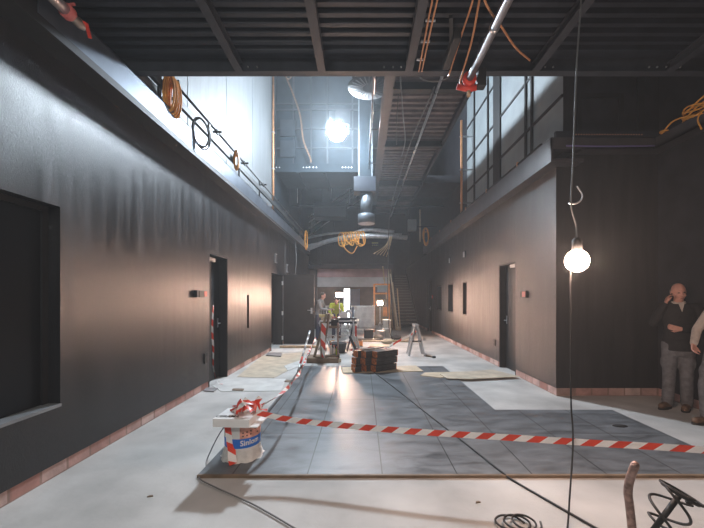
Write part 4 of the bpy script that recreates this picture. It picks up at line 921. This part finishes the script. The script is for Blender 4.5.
t = thing('dark_crate', 'dark grey crate standing on the floor behind the board stack', 'crate', (.22,13.2,0)); MB().box((.08,13.0,.02), (.42,13.3,.32)).build('body', 'rubber', t, bevel=.01); MB().box((.06,12.98,.32), (.44,13.32,.36)).build('lid', 'steel_beam', t, bevel=.006)
for x in (.1,.36): MB().box((x,13.0,0), (x+.05,13.3,.02)).build('foot', 'rubber', t)
def plank(label, a, b_, w, h, m, z=0):
    o = MB().bar((a[0],a[1],z+h/2), (b_[0],b_[1],z+h/2), w, h); return tag(o.build('floor_plank', m, org=(a[0],a[1],z)), label, 'plank', 'planks across the hall floor')
plank('long brown plank lying across the floor behind the trestle', (-.05,12.3), (2.05,12.1), .14, .05, 'wood')
plank('brown plank lying across the floor below the open door leaf', (-2.55,10.75), (-1.35,10.75), .16, .06, 'wood')
plank('dark plank on the floor behind the black crate', (-.2,12.75), (.55,12.7), .12, .05, 'brown')
plank('short plank between the dark crate and the bucket stack', (.45,12.65), (1.0,12.55), .10, .06, 'wood_dark')
for k, (x, y, m, lab) in enumerate([(-.42,11.75,'paper','crumpled pale sack on the floor right of the work table'),(.85,11.7,'ply','crumpled buff sack on the floor behind the board stack'),(1.28,12.9,'screed_grey','small grey rubble sack beside the long plank'),(.62,12.95,'khaki','khaki sack on the floor before the white buckets')]):
    b = MB(); b.ball((x,y,.07), (.20,.15,.08), 18, 10)
    for v in b.bm.verts:
        n = math.sin(v.co.x*37+k)*math.cos(v.co.y*41)+.5*math.sin(v.co.z*90+v.co.x*60); v.co += Vector((n*.015,n*.012,abs(n)*.02)); v.co.z = max(0, v.co.z)
    tag(b.build('rubble_sack', m, org=(x,y,0)), lab, 'sack')

# ------------------------------------------------------------------ people
def solid(parts, name, m, parent, voxel=.01, smooth=6):
    """join limbs into one continuous surface"""
    bm = parts.bm; bmesh.ops.recalc_face_normals(bm, faces=bm.faces)
    me = bpy.data.meshes.new(name); bm.to_mesh(me); bm.free()
    tmp = bpy.data.objects.new(name, me); COL.objects.link(tmp)
    r = tmp.modifiers.new('r', 'REMESH'); r.mode = 'VOXEL'; r.voxel_size = voxel; r.use_smooth_shade = True
    s = tmp.modifiers.new('s', 'SMOOTH'); s.iterations = smooth; s.factor = .5
    bpy.context.view_layer.update(); out = bpy.data.meshes.new_from_object(tmp.evaluated_get(bpy.context.evaluated_depsgraph_get()))
    bpy.data.objects.remove(tmp); bpy.data.meshes.remove(me); out.name = name
    out.materials.clear(); out.materials.append(M[m] if isinstance(m, str) else m)
    for p in out.polygons: p.use_smooth = True
    ob = bpy.data.objects.new(name, out); COL.objects.link(ob); ob.parent = parent; return ob
def person(label, loc, rot, J, wear, hair, voxel=.011, phone=False, group=None, bald=False):
    """J: joints in the person's own frame, facing -y, x to the person's left; wear: dict of garment materials"""
    root = thing('person', label, 'person', loc, group); root.rotation_euler = (0,0,rot)
    V = {k: Vector(v) for k, v in J.items()}
    class W: pass
    ch, pe, nk, hd = V['chest'], V['pelvis'], V['neck'], V['head']
    def torso(b, g, top=True):
        S = [(pe+Vector((0,0,-.10)),.150,.105),(pe,.165,.115),(pe.lerp(ch,.35),.150,.105),(pe.lerp(ch,.7),.170,.118),(ch,.185,.118),(ch.lerp(nk,.55),.165,.095),(ch.lerp(nk,.85),.10,.075)]
        b.loft([(c, rx+g, ry+g) for c, rx, ry in S], 24)
    def arm(b, s, g, hand=True, to=1.0):
        sh, el, wr = V['sh'+s], V['el'+s], V['wr'+s]
        b.cone(sh, .058+g, el, .042+g); b.cone(el, .042+g, el.lerp(wr,to), .042+g+(.030-.042)*to)
    def hand(b, s):
        wr, el = V['wr'+s], V['el'+s]; d = (V['hd'+s]-wr).normalized(); pn = V['pn'+s].normalized()   # pn: palm normal
        sd = d.cross(pn).normalized()
        if s == 'R': sd = -sd
        pc = wr+d*.05
        for q in (-.028,-.009,.010,.028): b.cone(wr+d*.005+sd*q*.6, .017, wr+d*.088+sd*q, .0125, 8)
        for q, L in ((-.030,.062),(-.010,.078),(.011,.074),(.031,.066)):
            k0 = wr+d*.088+sd*q; k1 = k0+(d*.8+pn*.45).normalized()*L*.5; k2 = k1+(d*.25+pn*.9).normalized()*L*.5
            b.cone(k0, .0105, k1, .0095, 8); b.cone(k1, .0095, k2, .008, 8)
        t0 = wr+d*.025+sd*.030; t1 = t0+(d*.6+sd*.6+pn*.3).normalized()*.045; t2 = t1+(d*.9+pn*.4).normalized()*.035
        b.cone(t0, .014, t1, .011, 8); b.cone(t1, .011, t2, .009, 8)
    fwd = V.get('face', Vector((0,-1,0))).normalized(); upv = (hd-nk).normalized(); upv = (upv-fwd*upv.dot(fwd)).normalized(); sid = upv.cross(fwd)
    Rh = Matrix((sid, -fwd, upv)).transposed()
    def hp(x, y, z): return hd+Rh@Vector((x,y,z))
    b = MB(); torso(b, -.012)
    b.cone(ch.lerp(nk,.7), .062, hd+Vector((0,0,-.06)), .052)
    b.ball(hp(0,.012,.025), (.075,.094,.098), 20, 14, Rh); b.ball(hp(0,-.018,-.045), (.060,.070,.075), 18, 12, Rh); b.ball(hp(0,-.055,-.095), (.030,.026,.024), 12, 8, Rh)
    b.cone(hp(0,-.088,.012), .010, hp(0,-.108,-.024), .016, 8); b.ball(hp(0,-.080,.035), (.055,.016,.012), 12, 8, Rh)
    b.ball(hp(0,-.086,-.064), (.026,.010,.010), 10, 6, Rh)
    for s in (1,-1): b.ball(hp(.078*s,.015,-.010), (.012,.022,.036), 10, 8, Rh); b.cone(hp(.035*s,-.07,-.03), .022, hp(.05*s,-.03,-.05), .02, 8)
    for s in 'LR': arm(b, s, -.006); hand(b, s)
    for s in 'LR':
        b.cone(V['hip'+s], .080, V['kn'+s], .052); b.cone(V['kn'+s], .052, V['an'+s], .036); b.cone(Vector((V['an'+s].x,V['an'+s].y,.055)), .030, V['to'+s], .020)
    solid(b, 'body', 'skin', root, min(voxel,.009), 3)
    for s in (1,-1):
        e = MB(); e.ball(hp(.030*s,-.082,.014), (.012,.006,.007), 10, 6, Rh); e.build_local('eye', 'ink', root)
    e = MB(); e.ball(hp(0,-.092,-.063), (.020,.006,.0035), 10, 6, Rh); e.build_local('mouth', mat_lip, root)
    h = MB()
    if bald:
        for s in (1,-1): h.ball(hp(.066*s,.035,.0), (.016,.050,.045), 12, 8, Rh)
        h.ball(hp(0,.085,.005), (.062,.028,.055), 14, 8, Rh); h.ball(hp(0,.035,.07), (.06,.06,.05), 14, 8, Rh)
    else: h.ball(hp(0,.030,.045), (.084,.092,.090), 18, 12, Rh); h.ball(hp(0,.07,-.01), (.072,.05,.07), 14, 8, Rh)
    solid(h, 'hair', hair, root, .009, 3)
    # clothes
    b = MB(); torso(b, .012)
    for s in 'LR': arm(b, s, .010, to=.92)
    b.cone(V['shL'], .068, V['shR'], .068)
    b.loft([(pe+Vector((0,0,-.13)),.178,.132),(pe+Vector((0,0,.02)),.180,.132)], 22); solid(b, wear.get('top_name','jacket'), wear['top'], root, voxel, 4)
    b = MB(); b.loft([(pe+Vector((0,0,-.20)),.150,.120),(pe+Vector((0,0,-.06)),.172,.125),(pe+Vector((0,0,.03)),.168,.120)], 22)
    for s in 'LR':
        k, a = V['kn'+s], V['an'+s]
        b.cone(V['hip'+s], .100, k, .076); b.cone(k, .076, a+Vector((0,0,-.005)), .068)
        for q in range(4): c = a.lerp(k, .05+.11*q); b.ball(c+Vector((0,.004*(-1)**q,0)), (.074,.076,.022), 14, 6)
        b.ball(V['hip'+s].lerp(k,.6)+Vector((.07 if s=='L' else -.07,0,0)), (.03,.06,.09), 10, 8)
    solid(b, 'trousers', wear['legs'], root, voxel, 3)
    b = MB()
    nkc = ch.lerp(nk,.86)
    b.lathe(nkc, [(.088,-.05),(.082,0),(.074,.035),(.066,.035),(.07,-.04)], 18, False, axis=(nk-ch).normalized()); b.build_local('collar', wear['collar'], root)
    if wear.get('collar_front'):
        b = MB(); f = ch.lerp(nk,.6)+Vector((0,-.118,0)); b.poly([f+Vector((-.035,.02,.07)),f+Vector((.035,.02,.07)),f+Vector((0,-.008,-.06))], .012, (0,-1,0)); b.build_local('shirt_front', wear['collar'], root)
    for s in 'LR':
        a, to = V['an'+s], V['to'+s]; d = (to-a); d.z = 0; d.normalize(); g = Vector((a.x,a.y,0))
        b = MB(); b.cone(g+Vector((0,0,.05)), .050, g+d*.15+Vector((0,0,.045)), .044); b.cone(g+Vector((0,0,.05)), .055, g+Vector((0,0,.15)), .056); b.ball(g-d*.03+Vector((0,0,.045)), .045, 12, 8)
        for v in b.bm.verts: v.co.z = max(v.co.z, .016)
        bt = solid(b, 'boot', wear['boot'], root, .010, 3)
        sl = MB(); n = d.cross(Vector((0,0,1)))
        sl.loft([(g+d*.06+Vector((0,0,z)), 1, 1) for z in (0,.02)], 20)
        for v in sl.bm.verts:
            q = v.co-(g+d*.06); lx, ly = q.x, q.y; v.co = g+d*.06+d*(lx*.145)+n*(ly*(.050+.004*lx))+Vector((0,0,q.z))
        sl.build_local('sole', 'sole', root)
    if phone:
        wr = V['wrR']; d = (V['hdR']-wr).normalized(); c = wr+d*.07+V['pnR'].normalized()*.03
        ph = MB(); ph.bar(c-d*.07, c+d*.07, .012, .065, V['pnR'].cross(d)); o = ph.build_local('phone', 'rubber', root)
    return root
def build_local(s, name, m, parent):
    bmesh.ops.recalc_face_normals(s.bm, faces=s.bm.faces); me = bpy.data.meshes.new(name); s.bm.to_mesh(me); s.bm.free()
    me.materials.append(M[m] if isinstance(m, str) else m); o = bpy.data.objects.new(name, me); COL.objects.link(o); o.parent = parent; return o
MB.build_local = build_local
mat_lip = mat('lips', (.32,.13,.11), .5)
def stand(**k):
    J = dict(pelvis=(0,0,.95), chest=(0,-.01,1.30), neck=(0,.0,1.50), head=(0,-.02,1.635),
             shL=(.185,0,1.42), shR=(-.185,0,1.42), elL=(.25,.03,1.14), elR=(-.25,.03,1.14), wrL=(.24,-.06,.89), wrR=(-.24,-.06,.89),
             hdL=(.235,-.09,.80), hdR=(-.235,-.09,.80), pnL=(-1,-.2,0), pnR=(1,-.2,0),
             hipL=(.09,0,.90), hipR=(-.09,0,.90), knL=(.10,-.01,.49), knR=(-.10,-.01,.49), anL=(.11,.02,.09), anR=(-.11,.02,.09), toL=(.13,-.14,.04), toR=(-.13,-.14,.04))
    J.update(k); return J
J1 = stand(elR=(-.30,-.10,1.20), wrR=(-.165,-.10,1.475), hdR=(-.115,-.05,1.62), pnR=(1,.2,.1), elL=(.24,-.03,1.16), wrL=(-.03,-.21,1.13), hdL=(-.13,-.20,1.15), pnL=(0,.9,.3),
           head=(-.01,-.05,1.63), face=(.1,-1,-.28), knL=(.08,-.03,.49), anL=(.10,.03,.09), toL=(.03,-.13,.04), toR=(-.22,-.11,.04))
person('man in a black jacket and grey work trousers phoning against the right wall', (4.40,4.80,0), math.radians(-26), J1,
       dict(top='cloth_black', legs='cloth_grey', collar='cloth_beige', collar_front=True, boot='boot'), 'hair_grey', .011, True, bald=True)
J2 = stand(pelvis=(0,.10,.93), chest=(0,.19,1.26), neck=(0,.24,1.46), head=(0,.24,1.60), shL=(.19,.20,1.40), shR=(-.19,.19,1.40), elL=(.27,.10,1.15), elR=(-.27,.07,1.15), wrL=(.22,-.03,.96), wrR=(-.20,-.08,.97), hdL=(.20,-.08,.89), hdR=(-.16,-.13,.90),
           hipL=(.09,.09,.88), hipR=(-.09,.09,.88), knL=(.10,.03,.48), knR=(-.11,-.02,.48), anL=(.11,.08,.09), anR=(-.12,.02,.09), toL=(.13,-.08,.04), toR=(-.14,-.14,.04))
person('man in a beige shirt and grey work trousers at the right edge of the picture', (4.25,4.12,0), math.radians(-80), J2,
       dict(top='cloth_beige', legs='cloth_grey', collar='cloth_beige', boot='boot', top_name='shirt'), 'hair_dark', .012)
J3 = stand(chest=(0,-.06,1.30), neck=(0,-.11,1.50), head=(0,-.17,1.63), face=(0,-1,-.45), shL=(.185,-.06,1.42), shR=(-.185,-.06,1.42), elL=(.22,-.18,1.18), elR=(-.22,-.15,1.17), wrL=(.14,-.42,1.14), wrR=(-.14,-.40,1.12), hdL=(.12,-.52,1.15), hdR=(-.12,-.5,1.13), pnL=(0,0,-1), pnR=(0,0,-1))
person('worker in a light grey shirt standing at the left end of the site barrier', (-1.60,12.75,.0), math.radians(78), J3,
       dict(top='cloth_light', legs='cloth_navy', collar='cloth_light', boot='boot', top_name='shirt'), 'hair_dark', .018)
J4 = stand(pelvis=(0,.05,.93), chest=(0,-.16,1.20), neck=(0,-.26,1.36), head=(0,-.36,1.44), face=(0,-.8,-.75), shL=(.19,-.20,1.30), shR=(-.19,-.20,1.30), elL=(.27,-.26,1.04), elR=(-.27,-.26,1.04), wrL=(.16,-.42,.88), wrR=(-.16,-.42,.88), hdL=(.12,-.5,.84), hdR=(-.12,-.5,.84), pnL=(-.4,0,-1), pnR=(.4,0,-1))
person('worker in a yellow high visibility jacket bending forward beside the glowing lamp', (-1.00,13.45,.0), math.radians(4), J4,
       dict(top='hivis', legs='cloth_navy', collar='hivis', boot='boot'), 'hair_dark', .018)
